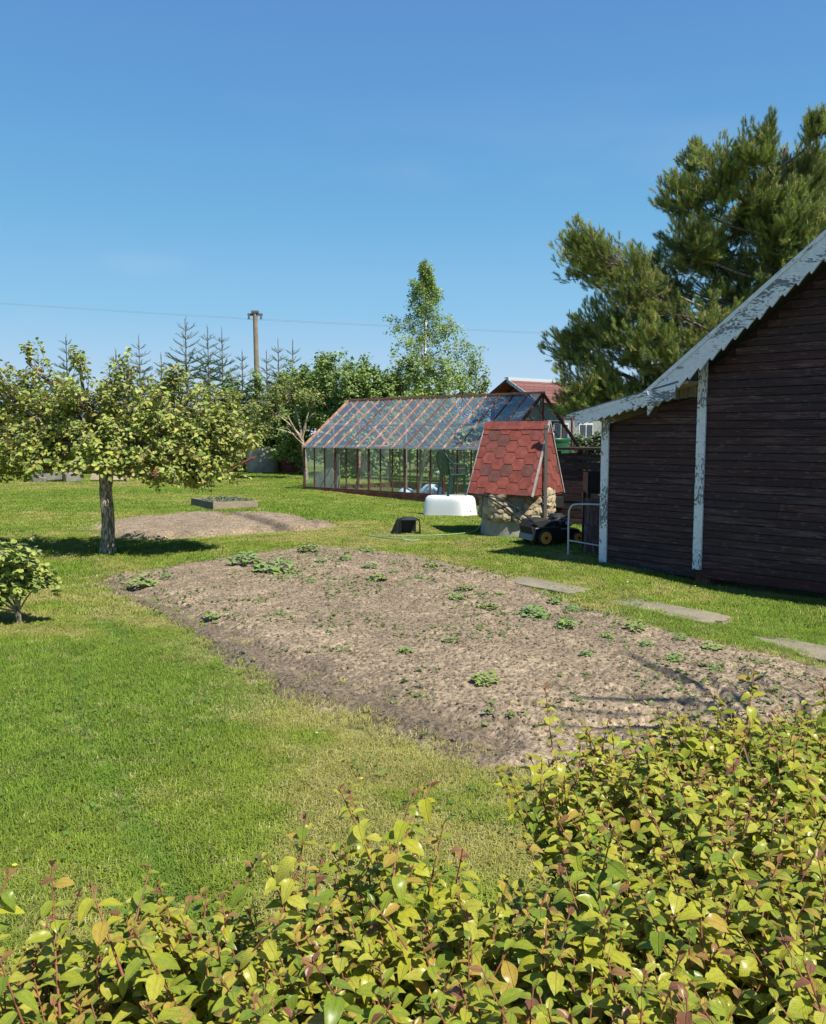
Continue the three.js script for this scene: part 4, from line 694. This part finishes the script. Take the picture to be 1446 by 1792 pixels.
{
  seed(300); const tuft = needleTuft(72, .5, .017, 1);
  const t = thing('pine_tree', 'large spreading pine tree rising behind the timber shed', 'tree', [8.2, gy(8, -20), -20]);
  part('trunk', tube([[0, -.1, 0], [.0, 2.5, 0], [.1, 5.0, .1], [.5, 8.4, 0]], .26, .06, 12, 16, .1), MAT.bark, t);
  const X = (px) => (px - 723) / 1450 * 20.2 - 8.2, Y = (py) => (762 - py - 34) / 1450 * 20.2 + 1.6;
  // lobes: centre and radius read off the tree's outline
  const lobes = [[1010, 420, 55, 50, 16], [1050, 400, 40, 35, 10], [985, 400, 26, 24, 7], [1075, 470, 60, 60, 20], [1040, 520, 60, 55, 20], [1000, 560, 45, 40, 12], [1100, 560, 80, 60, 26], [1020, 625, 60, 45, 16], [1080, 660, 75, 45, 22], [1000, 668, 36, 24, 8], [1150, 480, 70, 60, 24], [1180, 400, 60, 55, 22], [1160, 320, 36, 40, 11], [1215, 300, 60, 65, 24], [1205, 245, 22, 26, 7], [1262, 270, 36, 44, 12], [1250, 380, 70, 70, 26], [1290, 470, 90, 70, 30], [1210, 540, 90, 70, 30], [1160, 620, 70, 50, 20], [1330, 380, 60, 70, 24], [1380, 290, 55, 70, 26], [1375, 225, 26, 26, 8], [1425, 300, 50, 70, 22], [1430, 400, 70, 70, 24], [1350, 500, 80, 60, 24], [1480, 350, 60, 80, 20], [1520, 450, 80, 80, 20], [1300, 600, 100, 60, 24], [1570, 560, 80, 80, 18], [1430, 560, 90, 60, 18], [1135, 430, 20, 30, 4], [1340, 300, 45, 50, 16], [1310, 340, 40, 50, 14], [1360, 350, 60, 60, 20], [1400, 370, 50, 60, 16], [1290, 330, 36, 40, 12], [1330, 430, 60, 50, 16], [1440, 250, 30, 40, 10], [1390, 440, 60, 50, 14]];
  const wood = [], fine = [], ms = [], cs = [], cand = [], candC = [];
  const cols = [[.25, .31, .06], [.18, .25, .055], [.31, .355, .075], [.125, .19, .05], [.36, .35, .09]];
  for (const [px, py, rx, ry, n] of lobes) {
    const c = V(X(px), Y(py), R(-1.6, 1.6)), r = [rx * .0139, ry * .0139], ty = Math.max(1.6, Math.min(8, c.y - Math.abs(c.x) * .45)), from = V(ty * .05, ty, 0), bend = from.clone().lerp(c, .55).add(V(0, -.15, 0));
    wood.push(tube([from, bend, c], .04, .015, 6, 8, .1)); const limb = new THREE.QuadraticBezierCurve3(from, bend, c);
    for (let k = 0; k < n * 2.7; k++) {
      const d = dirIn(1, 1, 1), q = .35 + .65 * Math.pow(rnd(), .6), end = c.clone().add(V(d.x * r[0] * q, d.y * r[1] * q, d.z * r[0] * q * 1.25)), s = limb.getPoint(R(.55, 1)), mid = s.clone().lerp(end, .5).add(V(R(-.08, .08), -.08, R(-.08, .08)));
      fine.push(tube([s, mid, end], .014, .006, 3, 3)); const out = end.clone().sub(s).normalize(), tone = R(.75, 1.25);
      for (let j = 0; j < 17; j++) {
        const p = j < 2 ? end.clone() : new THREE.QuadraticBezierCurve3(s, mid, end).getPoint(R(.45, 1)).add(dirIn(.12, .12, .12)), dd = out.clone().multiplyScalar(.6).add(V(R(-.55, .55), R(.15, 1.1), R(-.55, .55))), sz = R(.135, .20);
        ms.push(basis(p, dd, V(R(-1, 1), 1, R(-1, 1)), sz)); cs.push(col(cols, .15).multiplyScalar(tone));
        if (j < 2 && end.y > 1.6 && rnd() < .35) { cand.push(basis(p.clone().addScaledVector(dd.normalize(), sz * .9), V(R(-.15, .15), 1, R(-.15, .15)), V(1, 0, .3), R(.08, .13))); candC.push(col([[.30, .21, .09], [.24, .20, .08], [.34, .22, .11]])); }
      }
    }
  }
  part('limb', wood, MAT.bark, t); part('twigs', fine, MAT.twig, t).userData.kind = 'stuff'; cloud('crown', tuft, needleMat, ms, cs, t);
  const cg = new THREE.CylinderGeometry(.05, .11, 1, 5); cg.rotateX(Math.PI / 2); cg.translate(0, 0, .5); cloud('new_shoots', cg, std({ roughness: .8 }), cand, candC, t);
}
{ // thin young spruces: a leader and whorls of upswept branches
  const tuft = (() => { seed(333); return needleTuft(26, .30, .03, 1); })(); const up = 'young spruces along the far edge';
  const spots = [[-17.2, 6.1, 125], [-14.2, 5.6, 209], [-12.6, 6.3, 250], [-10.05, 6.9, 332], [-9.05, 6.65, 368], [-8.35, 6.65, 393], [-11.3, 5.3, 287], [-7.6, 5.5, 427], [-6.2, 5.6, 470], [-5.9, 5.95, 490], [-5.2, 6.0, 515], [-18.9, 5.5, 75], [-13.5, 4.6, 230], [-6.9, 4.9, 450]];
  const pos = ['leftmost tall', 'second', 'third', 'bushiest and tallest', 'slim', 'narrow', 'short', 'dark', 'open', 'straight', 'rightmost', 'thin', 'low', 'lowest'];
  const where = ['above the left half of the pear tree', 'above the middle of the pear tree', 'with the bent tip above the pear tree', 'above the right half of the pear tree', 'just right of the bushiest spruce', 'left of the utility pole by two tops', 'half hidden behind the pear crown', 'directly left of the utility pole', 'directly right of the utility pole', 'second right of the utility pole', 'right of the utility pole next to the shrubs', 'at the left edge of the view', 'hidden low behind the pear crown', 'at the foot of the utility pole'];
  spots.forEach(([, h, px], i) => {
    seed(340 + i); const z = -38 - (i % 3) * .8, x = (px - 723) / 1450 * -z, t = thing('spruce_tree', `${pos[i]} young spruce ${where[i]}`, 'tree', [x, gy(x, z), z], 0, up);
    part('trunk', tube([[0, -.1, 0], [R(-.03, .03), h * .5, 0], [R(-.04, .04), h - .05, 0]], .07, .014, 6, 8), MAT.twig, t);
    const wood = [], ms = [], cs = [], full = i === 3 ? 1.25 : R(.75, 1.05);
    for (let y = .5, w = 0; y < h - .42; y += lerp(.26, .40, y / h), w++) {
      const L = Math.min(1.15, (h - y) * .30 + .12) * full, nb = 6;
      for (let k = 0; k < nb; k++) { const a = k / nb * 6.283 + w * .6 + R(-.2, .2), l = L * R(.75, 1.1), rise = lerp(.05, .75, Math.pow(y / h, 2)), e = V(Math.cos(a) * l, y + l * rise, Math.sin(a) * l), b = V(0, y, 0), m = b.clone().lerp(e, .55).add(V(0, -.07 * l, 0)); wood.push(tube([b, m, e], .014, .005, 3, 3)); const cv = new THREE.QuadraticBezierCurve3(b, m, e), nn = Math.max(3, Math.round(l * (y > h * .75 ? 10 : 24)));
        for (let j = 0; j < nn; j++) { const tt = (j + .6) / nn, p = cv.getPoint(tt), d = cv.getTangent(tt).add(V(R(-.5, .5), R(-.15, .3), R(-.5, .5))); ms.push(basis(p, d, V(0, 1, 0), R(.16, .25) * (y > h * .75 ? .75 : 1))); cs.push(col([[.085, .14, .06], [.065, .115, .055], [.12, .18, .07]], .2)); } }
    }
    for (let y = h - .9; y < h; y += .12) { ms.push(basis(V(0, y, 0), V(R(-.2, .2), 1, R(-.2, .2)), V(1, 0, 0), .11)); cs.push(lin(.06, .065, .04)); }
    part('branches', wood, MAT.twig, t).userData.kind = 'stuff'; cloud('crown', tuft, needleMat, ms, cs, t);
  });
}
{ // currant bush at the left edge of the lawn
  seed(401); const x = -3.36, z = -6.94, t = thing('currant_bush', 'small leafy currant bush at the left edge of the lawn', 'bush', [x, gy(x, z), z]);
  const lobeLeaf = leafGeo(.55, .15, .2, 4, .25);
  broadTree(t, { trunk: [[0, -.02, 0], [.0, .04, 0], [0, .1, 0]], r: [.02, .015], lobes: [[-.2, .30, .12, .26, .18, .24, 26], [-.5, .2, .15, .22, .16, .24, 20], [.05, .36, .08, .16, .16, .2, 14], [-.3, .55, 0, .26, .16, .28, 34], [-.05, .58, .05, .24, .14, .26, 34], [.14, .5, 0, .16, .14, .2, 16], [.3, .38, .05, .10, .12, .12, 9], [-.45, .4, .1, .22, .2, .25, 24], [-.25, .22, .12, .2, .14, .2, 14], [-.6, .6, -.1, .25, .18, .3, 24]], limb: .008, leaves: 15, size: [.032, .055], spread: .05, leafMat: leafMat({ clearcoat: .2 }), leaf: lobeLeaf, cols: [[.42, .48, .07], [.33, .42, .06], [.48, .52, .10], [.22, .32, .05]], bend: .3, fine: .004 });
}

// ---------------------------------------------------------------- plants in the beds
{
  seed(500);
  const P = [[-2.05, -10.02], [-1.59, -9.5], [-1.42, -11.19], [-.86, -10.4], [-1.15, -10.25], [-2.87, -8.64], [-2.77, -9.18], [-1.18, -7.22], [-1.76, -7.17], [-.67, -6.52], [-.06, -5.9], [.45, -5.13], [.27, -6.24], [-.45, -8.78], [-.38, -8.89], [-1.1, -8.82], [-1.43, -9.38], [-.61, -11.19], [-.51, -9.8], [-.22, -9.46], [.22, -9.89], [.06, -9.07], [.42, -7.87], [.53, -8.31], [.67, -8.1], [.86, -8.16], [.69, -7.46], [1.06, -7.17], [1.36, -7.73], [1.31, -8.25], [1.44, -7.41], [1.52, -6.37], [1.8, -6.62], [1.76, -6.15], [2.07, -7.22], [2.23, -6.87], [2.07, -6.31], [1.85, -5.74], [2.23, -6.07], [2.03, -5.45], [2.44, -6.64], [2.49, -6.37], [2.4, -5.67], [2.75, -6.08], [2.9, -5.82], [1.24, -5.82], [1.26, -6.7]];
  const big = { 0: 'largest bright green leafy clump near the back left of the soil bed', 1: 'bright leafy clump just right of the largest one in the bed', 2: 'tall bright leafy plant at the back edge of the soil bed', 5: 'low spreading leafy plant at the left corner of the soil bed', 27: 'full rounded strawberry plant in the middle right of the soil bed' };
  const mats = [[.19, .36, .05], [.24, .40, .06], [.28, .38, .06]].map((c) => leafMat({ color: lin(...c), clearcoat: .2 })), lf = leafGeo(.46, .3, .35, 3);
  const make = (n, rad) => { const g = []; for (let k = 0; k < n; k++) { const a = k * 2.399 + R(-.3, .3), r = rad * Math.sqrt((k + .3) / n), y = rad * (.75 - .5 * (r / rad)) * R(.5, 1.35), b = V(Math.cos(a) * r * .8, y, Math.sin(a) * r * .8); for (const da of [-.9, 0, .9]) { const q = lf.clone(); q.applyMatrix4(basis(b, V(Math.cos(a + da), R(-.2, .75), Math.sin(a + da)), V(R(-.5, .5), 1, R(-.5, .5)), rad * R(.3, .5))); g.push(q); } } return mergeGeometries(g); };
  const stems = (rad) => { const g = []; for (let k = 0; k < 9; k++) { const a = k * 2.4; g.push(tube([[0, -.02, 0], [Math.cos(a) * rad * .3, rad * .35, Math.sin(a) * rad * .3], [Math.cos(a) * rad * .65, rad * .35, Math.sin(a) * rad * .65]], .003, .002, 3, 3)); } return g; };
  const proto = [0, 1, 2].map((i) => ({ leaves: make(15 + i * 3, .085 + i * .012), stems: mergeGeometries(stems(.09)), mat: mats[i] })); const stemMat = std({ color: lin(.12, .18, .05) });
  const ord = ['first', 'second', 'third', 'fourth', 'fifth', 'sixth', 'seventh', 'eighth', 'ninth', 'tenth'], row = ['front row nearest the hedge', 'second row from the hedge', 'third row from the hedge', 'row across the middle of the bed', 'second row from the back', 'back row'];
  const say = {}; P.map((p, i) => [p, i]).filter(([, i]) => !big[i]).sort((a, b) => b[0][1] - a[0][1]).forEach((e, k) => { e.r = Math.min(5, Math.floor(k / 7)); (say[e.r] = say[e.r] || []).push(e); });
  const lab = {}; for (const r in say) say[r].sort((a, b) => a[0][0] - b[0][0]).forEach((e, k) => { lab[e[1]] = `${ord[k]} small strawberry plant from the left in the ${row[r]}`; });
  P.forEach(([x, z], i) => {
    const v = proto[i % 3], s = big[i] ? (i < 2 ? 2.1 : 1.5) : R(.5, 1.05) * (z > -6.6 ? .78 : 1), t = thing('strawberry_plant', big[i] || lab[i], 'plant', [x, soilHeight(x, z, bedNear) - .005, z], R(0, 6.28), 'plants in the near soil bed');
    part('leaves', v.leaves, v.mat, t); part('stems', v.stems, stemMat, t); t.scale.set(s * R(.9, 1.3), s * (i < 3 ? .95 : R(.8, 1.1)), s);
  });
  // seedlings in the raised bed and sparse weeds
  const ms = [], cs = [], rb = scene.getObjectByName('raised_bed'); rb.updateMatrixWorld();
  for (let k = 0; k < 420; k++) { const p = rb.localToWorld(V(R(.06, .96), .12, R(-1.36, -.05))); ms.push(basis(p.add(V(0, R(0, .07), 0)), V(R(-1, 1), R(-.1, .5), R(-1, 1)), V(R(-.4, .4), 1, R(-.4, .4)), R(.04, .08))); cs.push(col([[.09, .17, .03], [.06, .12, .025]])); }
  info(cloud('seedlings', bladeLeaf, softLeaf, ms, cs), 'green seedlings growing in the timber raised bed', 'seedlings');
  const wm = [], wc = []; for (let k = 0; k < 5200; k++) { const x = R(-3.6, 3.2), z = R(-12, -4); if (inside(x, z, bedNear) < 0 || fbm(x * 1.7 + 30, z * 1.7 + 11, 3) < .5) continue; const y = soilHeight(x, z, bedNear); for (let j = 0; j < 4; j++) { wm.push(basis(V(x + R(-.015, .015), y + .004, z + R(-.015, .015)), V(R(-1, 1), R(.0, .9), R(-1, 1)), V(R(-.4, .4), 1, R(-.4, .4)), R(.014, .042))); wc.push(col([[.22, .29, .05], [.16, .25, .045], [.30, .30, .10]])); } }
  info(cloud('weeds', bladeLeaf, softLeaf, wm, wc), 'tiny weed seedlings sprinkled over the near soil bed', 'weeds');
}

// ---------------------------------------------------------------- grass
{
  seed(600);
  const tuft = (n, rad, len, w) => { const pos = [], idx = [], nor = []; for (let k = 0; k < n; k++) { const a = R(0, 6.283), r = rad * Math.sqrt(rnd()), b = V(Math.cos(a) * r, 0, Math.sin(a) * r), da = R(0, 6.283), lean = R(.2, 1.0), l = len * R(.55, 1.15), d = V(Math.cos(da), 0, Math.sin(da)), sd = V(-d.z, 0, d.x).multiplyScalar(w), m = b.clone().addScaledVector(d, l * lean * .35).add(V(0, l * .62, 0)), e = b.clone().addScaledVector(d, l * lean).add(V(0, l * (1 - lean * .42), 0)), i = pos.length / 3;
    for (const v of [b.clone().sub(sd), b.clone().add(sd), m.clone().addScaledVector(sd, -.75), m.clone().addScaledVector(sd, .75), e]) pos.push(v.x, v.y, v.z); const n1 = V(-d.x * .45, 1, -d.z * .45).normalize(); for (let q = 0; q < 5; q++) nor.push(n1.x, n1.y, n1.z); idx.push(i, i + 1, i + 2, i + 2, i + 1, i + 3, i + 2, i + 3, i + 4); } return geo(pos, idx, null, nor); };
  const mat = phy({ roughness: .95, transmission: .25, thickness: 0, specularIntensity: .25 });
  const kinds = [[tuft(16, .035, .05, .0016), tuft(18, .04, .055, .0018)], [tuft(16, .06, .055, .0024), tuft(16, .06, .06, .0024)], [tuft(22, .12, .052, .0040), tuft(22, .12, .058, .0040)]];
  const poly = (cx, cz, t, x0, x1, z0, z1) => (x, z) => { const c = Math.cos(t), s = Math.sin(t), u = (x - cx) * c - (z - cz) * s, v = (x - cx) * s + (z - cz) * c; return u > x0 && u < x1 && v > z0 && v < z1; };
  const solid = [poly(2.4, -10.34, S45, .05, 6.5, -5, -.04), poly(-3.21, -24.48, -.7, 0, 6.95, -3.8, -.02), poly(4.1, -35.2, .668, .3, 7, -1.4, 1.4), poly(-4.29, -17.71, .59, 0, 1.03, -1.42, .02), (x, z) => Math.hypot(x - 1.67, z + 13.4) < .56, poly(.9, -17.75, -.55, -.5, .5, -.34, .34), poly(3.05, -14.5, -.6, -.6, .6, -1.1, 0)];
  const tr = [[[-2.75, -7.1], [-2.15, -6.21]], [[-2.45, -5.9], [-1.9, -4.6], [-1.51, -3.9], [-1.04, -3.11], [-.7, -2.5]], [[-4.2, -7.2], [-3.0, -5.2], [-2.3, -4.0], [-1.8, -3.1]]];
  const sets = kinds.map((k) => k.map(() => [[], []]));
  const zone = (d0, d1, dens, ki, hs) => {
    const area = (d1 * d1 - d0 * d0) * .62 + (d1 - d0) * 1.2, n = Math.round(area * dens);
    for (let k = 0; k < n; k++) {
      const d = Math.sqrt(R(d0 * d0, d1 * d1)), x = R(-1, 1) * (d * .62 + .6), z = -d;
      const dn = inside(x, z, bedNear), df = d > 12 ? inside(x, z, bedFar) : -9, di = Math.max(dn, df), edge = di + .16 * (fbm(x * 3 + 7, z * 3 + 2, 3) - .5) * 2;
      if (edge > -.02 && rnd() > (edge > .3 ? .012 : edge > .12 ? .10 : .4)) continue; let thin = ss(-.35, .0, edge);
      if (rnd() < thin * .25) continue; if (solid.some((f) => f(x, z))) continue;
      if (pavers.some(([a, b, l, w]) => { const t = -.908, c = Math.cos(t), s = Math.sin(t), u = (x - a) * c - (z - b) * s, v = (x - a) * s + (z - b) * c; return Math.abs(u) < l / 2 - .02 - .14 * rnd() && Math.abs(v) < w / 2 - .02 - .12 * rnd(); })) continue;
      const n1 = fbm(x * .55 + 3, z * .55 + 8, 4), n2 = fbm(x * 2.6 + 13, z * 2.6 + 28, 3), t0 = tr.reduce((m, l) => Math.min(m, lineDist(x, z, l)), 9), track = ss(.13, .03, t0 + .06 * (n2 - .5));
      if (track > .5 && rnd() < .55) continue;
      const dry = ss(.485, .69, n1 * .45 + n2 * .55 + thin * .13) , lush = ss(.52, .34, n1), j = R(.72, 1.28) * (.86 + .28 * fbm(x * 5 + 90, z * 5 + 17, 3)), straw = rnd() < .04 + .18 * dry;
      const a = [.21, .275, .032], b = [.34, .31, .085], c = [.13, .23, .022]; let m = mix3(a, b, dry * .85); m = mix3(m, c, Math.max(lush * .6, track * .9)); if (straw) m = [.44, .39, .16];
      const hgt = hs * lerp(1.0, .62, Math.max(thin, dry * .6)) * (1 - .3 * track) * R(.75, 1.2) * (lush * .25 + .95), wi = R(.9, 1.2), kk = rnd() < .5 ? 0 : 1, th = R(0, 6.283);
      sets[ki][kk][0].push(new THREE.Matrix4().makeRotationY(th).scale(V(wi, hgt, wi)).setPosition(x, gy(x, z) - .008, z)); sets[ki][kk][1].push(lin(m[0] * j, m[1] * j, m[2] * j));
    }
  };
  zone(1.6, 7.2, 2100, 0, .78); zone(7.2, 14.5, 760, 1, .82); zone(14.5, 27, 280, 2, .85); zone(27, 42, 80, 2, 1);
  const g = new THREE.Group(); g.name = 'grass'; g.userData = { kind: 'stuff', label: 'short mown grass with dry patches covering the lawn', category: 'grass' }; scene.add(g);
  sets.forEach((s, i) => s.forEach((q, k) => cloud('grass_blades', kinds[i][k], mat, q[0], q[1], g)));
  // clover and broad weeds in the turf
  const ms = [], cs = []; for (let k = 0; k < 16000; k++) { const d = Math.sqrt(R(4, 190)), x = R(-1, 1) * (d * .6 + .5), z = -d; if (inside(x, z, bedNear) > -.05 || fbm(x * 1.3 + 60, z * 1.3 + 70, 3) < .56 || solid.some((f) => f(x, z)) || (d > 12 && inside(x, z, bedFar) > 0)) continue; ms.push(basis(V(x, gy(x, z) + R(.015, .04), z), V(R(-1, 1), R(-.2, .5), R(-1, 1)), V(R(-.5, .5), 1, R(-.5, .5)), R(.014, .03))); cs.push(col([[.09, .175, .03], [.12, .2, .04]])); }
  const fm = [], fc = []; for (let k = 0; k < 260; k++) { const d = Math.sqrt(R(6, 330)), x = R(-1, 1) * (d * .6 + .5), z = -d; if (inside(x, z, bedNear) > -.1 || inside(x, z, bedFar) > -.1 || solid.some((f) => f(x, z))) continue; fm.push(basis(V(x, gy(x, z) + R(.03, .045), z), V(R(-1, 1), R(-.2, .2), R(-1, 1)), V(R(-.4, .4), 1, R(-.4, .4)), R(.012, .022))); fc.push(col([[.8, .62, .06], [.75, .72, .6]])); }
  cloud('fallen_petals', leafGeo(.5, .05, .1, 2), mat, fm, fc, g);
  cloud('clover', leafGeo(.5, .1, .1, 2), mat, ms, cs, g);
}

// ---------------------------------------------------------------- the leafy hedge in the foreground
{
  seed(700);
  const back = [[-2.0, -1.25], [-1.2, -1.33], [-.6, -1.43], [-.25, -1.58], [-.02, -1.70], [.08, -1.5], [.16, -1.34], [.32, -1.25]], backR = [[.24, -1.7], [.27, -1.9], [.38, -2.18], [.8, -2.32], [1.25, -2.5], [1.9, -2.75], [2.6, -2.9]];
  const zb = (x, l) => { for (let i = 0; i + 1 < l.length; i++) if (x <= l[i + 1][0]) return lerp(l[i][1], l[i + 1][1], Math.max(0, (x - l[i][0]) / (l[i + 1][0] - l[i][0]))); return l[l.length - 1][1]; };
  const lm = { map: leafTex, bumpMap: leafBump, bumpScale: .0025, roughness: .95, transmission: .34, thickness: 0, clearcoat: .45, clearcoatRoughness: .3, ior: 1.45, specularIntensity: .25 };
  const tones = [[.52, .51, .04], [.44, .47, .038], [.57, .55, .07], [.35, .42, .036], [.24, .33, .03], [.56, .40, .07], [.42, .22, .08], [.32, .13, .07]];
  const leafM = tones.map((c) => phy({ ...lm, color: lin(...c) })), cloudM = phy(lm);
  const forms = [leafGeo(.25, .42, .30, 8, .03, 1.05), leafGeo(.28, .25, .50, 8, .03, 1.15), leafGeo(.22, .62, .15, 8, .03, 1), leafGeo(.27, .36, .95, 8, .03, 1.05)];
  const stemM = std({ color: lin(.24, .085, .045), roughness: .6 }), woodM = std({ map: barkTex, bumpMap: barkBump, bumpScale: .004, color: lin(.75, .7, .68) });
  const build = (label, xr, zr, count, line, top, side) => {
    const t = thing('hedge_shrub', label, 'hedge', [(xr[0] + xr[1]) / 2, gy((xr[0] + xr[1]) / 2, -1.6), -1.5], 0, null), o = t.position, stems = [], wood = [], all = [];
    for (let k = 0; k < count; k++) {
      const x = R(...xr), zB = zb(x, line), z = R(zB + .01, zr); if (side && x < side(z)) continue;
      const n = fbm(x * 3.1 + 9, z * 3.1 + 4, 3), lowGap = fbm(x * 2.2 + 60, z * 2.2 + 33, 2); if (lowGap < .33 && rnd() < .75) continue;
      const tall = rnd() < .075, H = top(x, z) + .22 * (n - .5) + R(-.07, .04) + (tall ? R(.06, .16) : 0), len = R(.16, .34), b = V(x, H - len, z), nearEdge = ss(.28, 0, z - zB);
      const d = V(R(-.65, .65), 1, R(-.65, .5) - nearEdge * .45).normalize(), e = b.clone().addScaledVector(d, len), mid = b.clone().lerp(e, .5).add(V(R(-.02, .02), 0, R(-.02, .02)));
      stems.push(tube([b, mid, e].map((p) => p.clone().sub(o)), .0028, .0011, 5, 4));
      if (k % 6 === 0) { const f = V(x + R(-.12, .12), .0, z + R(-.05, .15)); wood.push(tube([f, f.clone().lerp(b, .5).add(V(R(-.06, .06), 0, R(-.06, .06))), b].map((p) => p.clone().sub(o)), .010, .004, 6, 6, .15)); }
      const cv = new THREE.QuadraticBezierCurve3(b, mid, e), m = Math.round(len / .0112), base = Math.min(4, Math.floor(Math.pow(rnd(), 1.3) * 5)); let a = R(0, 6);
      for (let j = 0; j < m; j++) {
        const s = (j + .5) / m, p = cv.getPoint(s), young = ss(.74, 1, s); a += 2.4 + R(-.35, .35);
        const out = V(Math.cos(a), lerp(R(-.25, .4), R(.5, 1.5), young), Math.sin(a)), up = V(R(-.35, .35) - Math.cos(a) * out.y * .6, 1, R(-.35, .35) - Math.sin(a) * out.y * .6 + .15), sz = lerp(R(.024, .057), R(.014, .028), young) * (s < .2 ? .8 : 1);
        let c = rnd() < .72 ? base : Math.floor(R(0, 5)); if (young > .55 && rnd() < (tall ? .75 : .16)) c = rnd() < .5 ? 6 : (rnd() < .5 ? 5 : 7); else if (young > .15 && rnd() < .12) c = 5; else if (rnd() < .035) c = 5;
        all.push({ m: basis(p.clone().sub(o), out, up, sz), c, f: Math.floor(rnd() * 4), d: p.distanceTo(camera.position), p, h: p.y - top(x, z), sz });
      }
    }
    // leaves lower down, thinner, so the inside is not empty
    for (let k = 0; k < count * 1.6; k++) { const x = R(...xr), zB = zb(x, line), z = R(zB + .06, zr), y = top(x, z) - R(.22, .5); if (side && x < side(z)) continue; all.push({ m: basis(V(x, y, z).sub(o), V(R(-1, 1), R(-.5, .4), R(-1, 1)), V(R(-.5, .5), 1, R(-.5, .5)), R(.035, .058)), c: Math.floor(R(1, 5)), f: Math.floor(rnd() * 4), d: 99, p: V(x, y, z), h: -1, sz: .05 }); }
    const pr = V(0, 0, 0); for (const l of all) { pr.copy(l.p).project(camera); l.v = Math.abs(pr.x) < .98 && Math.abs(pr.y) < .98 && l.h > -.06 ? l.sz / l.d : 0; }
    all.sort((a, b) => b.v - a.v);
    all.slice(0, 300).forEach((l) => { const m = part('leaf', forms[l.f], leafM[l.c], t); l.m.decompose(m.position, m.quaternion, m.scale); });
    for (let f = 0; f < 4; f++) { const r = all.slice(300).filter((l) => l.f === f); const c = cloud('foliage', forms[f], cloudM, r.map((l) => l.m), r.map((l) => { const q = tones[l.c], k = R(.88, 1.12); return lin(q[0] * k, q[1] * k, q[2] * k); }), t); }
    part('shoots', stems, stemM, t).userData.kind = 'stuff'; part('branches', wood, woodM, t).userData.kind = 'stuff';
    return t;
  };
  camera.updateMatrixWorld(); camera.updateProjectionMatrix();
  build('low leafy hedge of yellow green leaves across the bottom of the view', [-1.7, .32], -.55, 1500, back, (x, z) => .80 - .07 * ss(-.3, -1.0, x));
  build('taller leafy hedge with reddish shoots at the bottom right', [.2, 2.3], -.6, 2150, backR, (x, z) => .79 - .05 * ss(.7, 1.5, x), (z) => z > -1.3 ? .26 : .27 + .08 * vn(z * 6 + 10, 3));
  // dead grey sticks caught in the hedge
  solo('dead_branch', [tube([[.98, .55, -1.5], [1.0, .72, -1.52], [.985, .80, -1.5]], .016, .012, 7, 8, .25), tube([[.99, .74, -1.52], [1.06, .80, -1.56], [1.12, .80, -1.6]], .012, .007, 6, 6, .25)], std({ map: barkTex, bumpMap: barkBump, bumpScale: .006, color: lin(1.5, 1.45, 1.4) }), 'grey dead branch stub sticking out of the right hedge', 'dead branch');
}

{ // a bare-branched tree just outside the right of the view; its thin boughs shade the near end of the bed
  seed(800); const t = thing('bare_tree', 'thin leafless tree standing just outside the right edge', 'tree', [4.75, gy(4.75, -1.9), -1.9]);
  const at = (sx, sz, h) => V(sx + h * .5 - 4.75, h, sz + h * .477 + 1.9); // a point at height h over the shaded spot (sx, sz)
  part('trunk', tube([[0, -.1, 0], [.02, 1.6, 0], at(1.95, -4.15, 4.6)], .09, .045, 8, 12, .1), MAT.bark, t);
  for (const l of [[[1.95, -4.15, 4.6], [1.69, -4.57, 4.9], [1.57, -4.85, 5.1], [1.2, -5.03, 5.2]], [[1.95, -4.15, 4.6], [1.52, -4.5, 5.0], [1.17, -4.6, 5.2], [.6, -4.78, 5.3]], [[1.69, -4.57, 4.9], [1.73, -5.1, 5.2], [1.65, -5.48, 5.4], [1.5, -5.9, 5.5]], [[1.95, -4.15, 4.6], [1.85, -4.86, 4.9], [1.93, -5.28, 5.1]], [[1.95, -4.15, 4.6], [2.22, -4.86, 4.8], [2.22, -5.4, 5.0]], [[1.9, -4.2, 4.65], [1.3, -4.36, 4.9], [.83, -4.38, 5.1], [.5, -4.45, 5.2]], [[1.57, -4.85, 5.1], [1.1, -4.85, 5.3], [.8, -4.98, 5.4]], [[1.85, -4.86, 4.9], [2.05, -5.1, 5.0], [2.08, -5.5, 5.1]]]) part('bough', tube(l.map(([x, z, h]) => at(x + R(-.04, .04), z + R(-.04, .04), h)), .034, .012, 5, 10, .2), MAT.bark, t);
}

renderer.render(scene, camera);
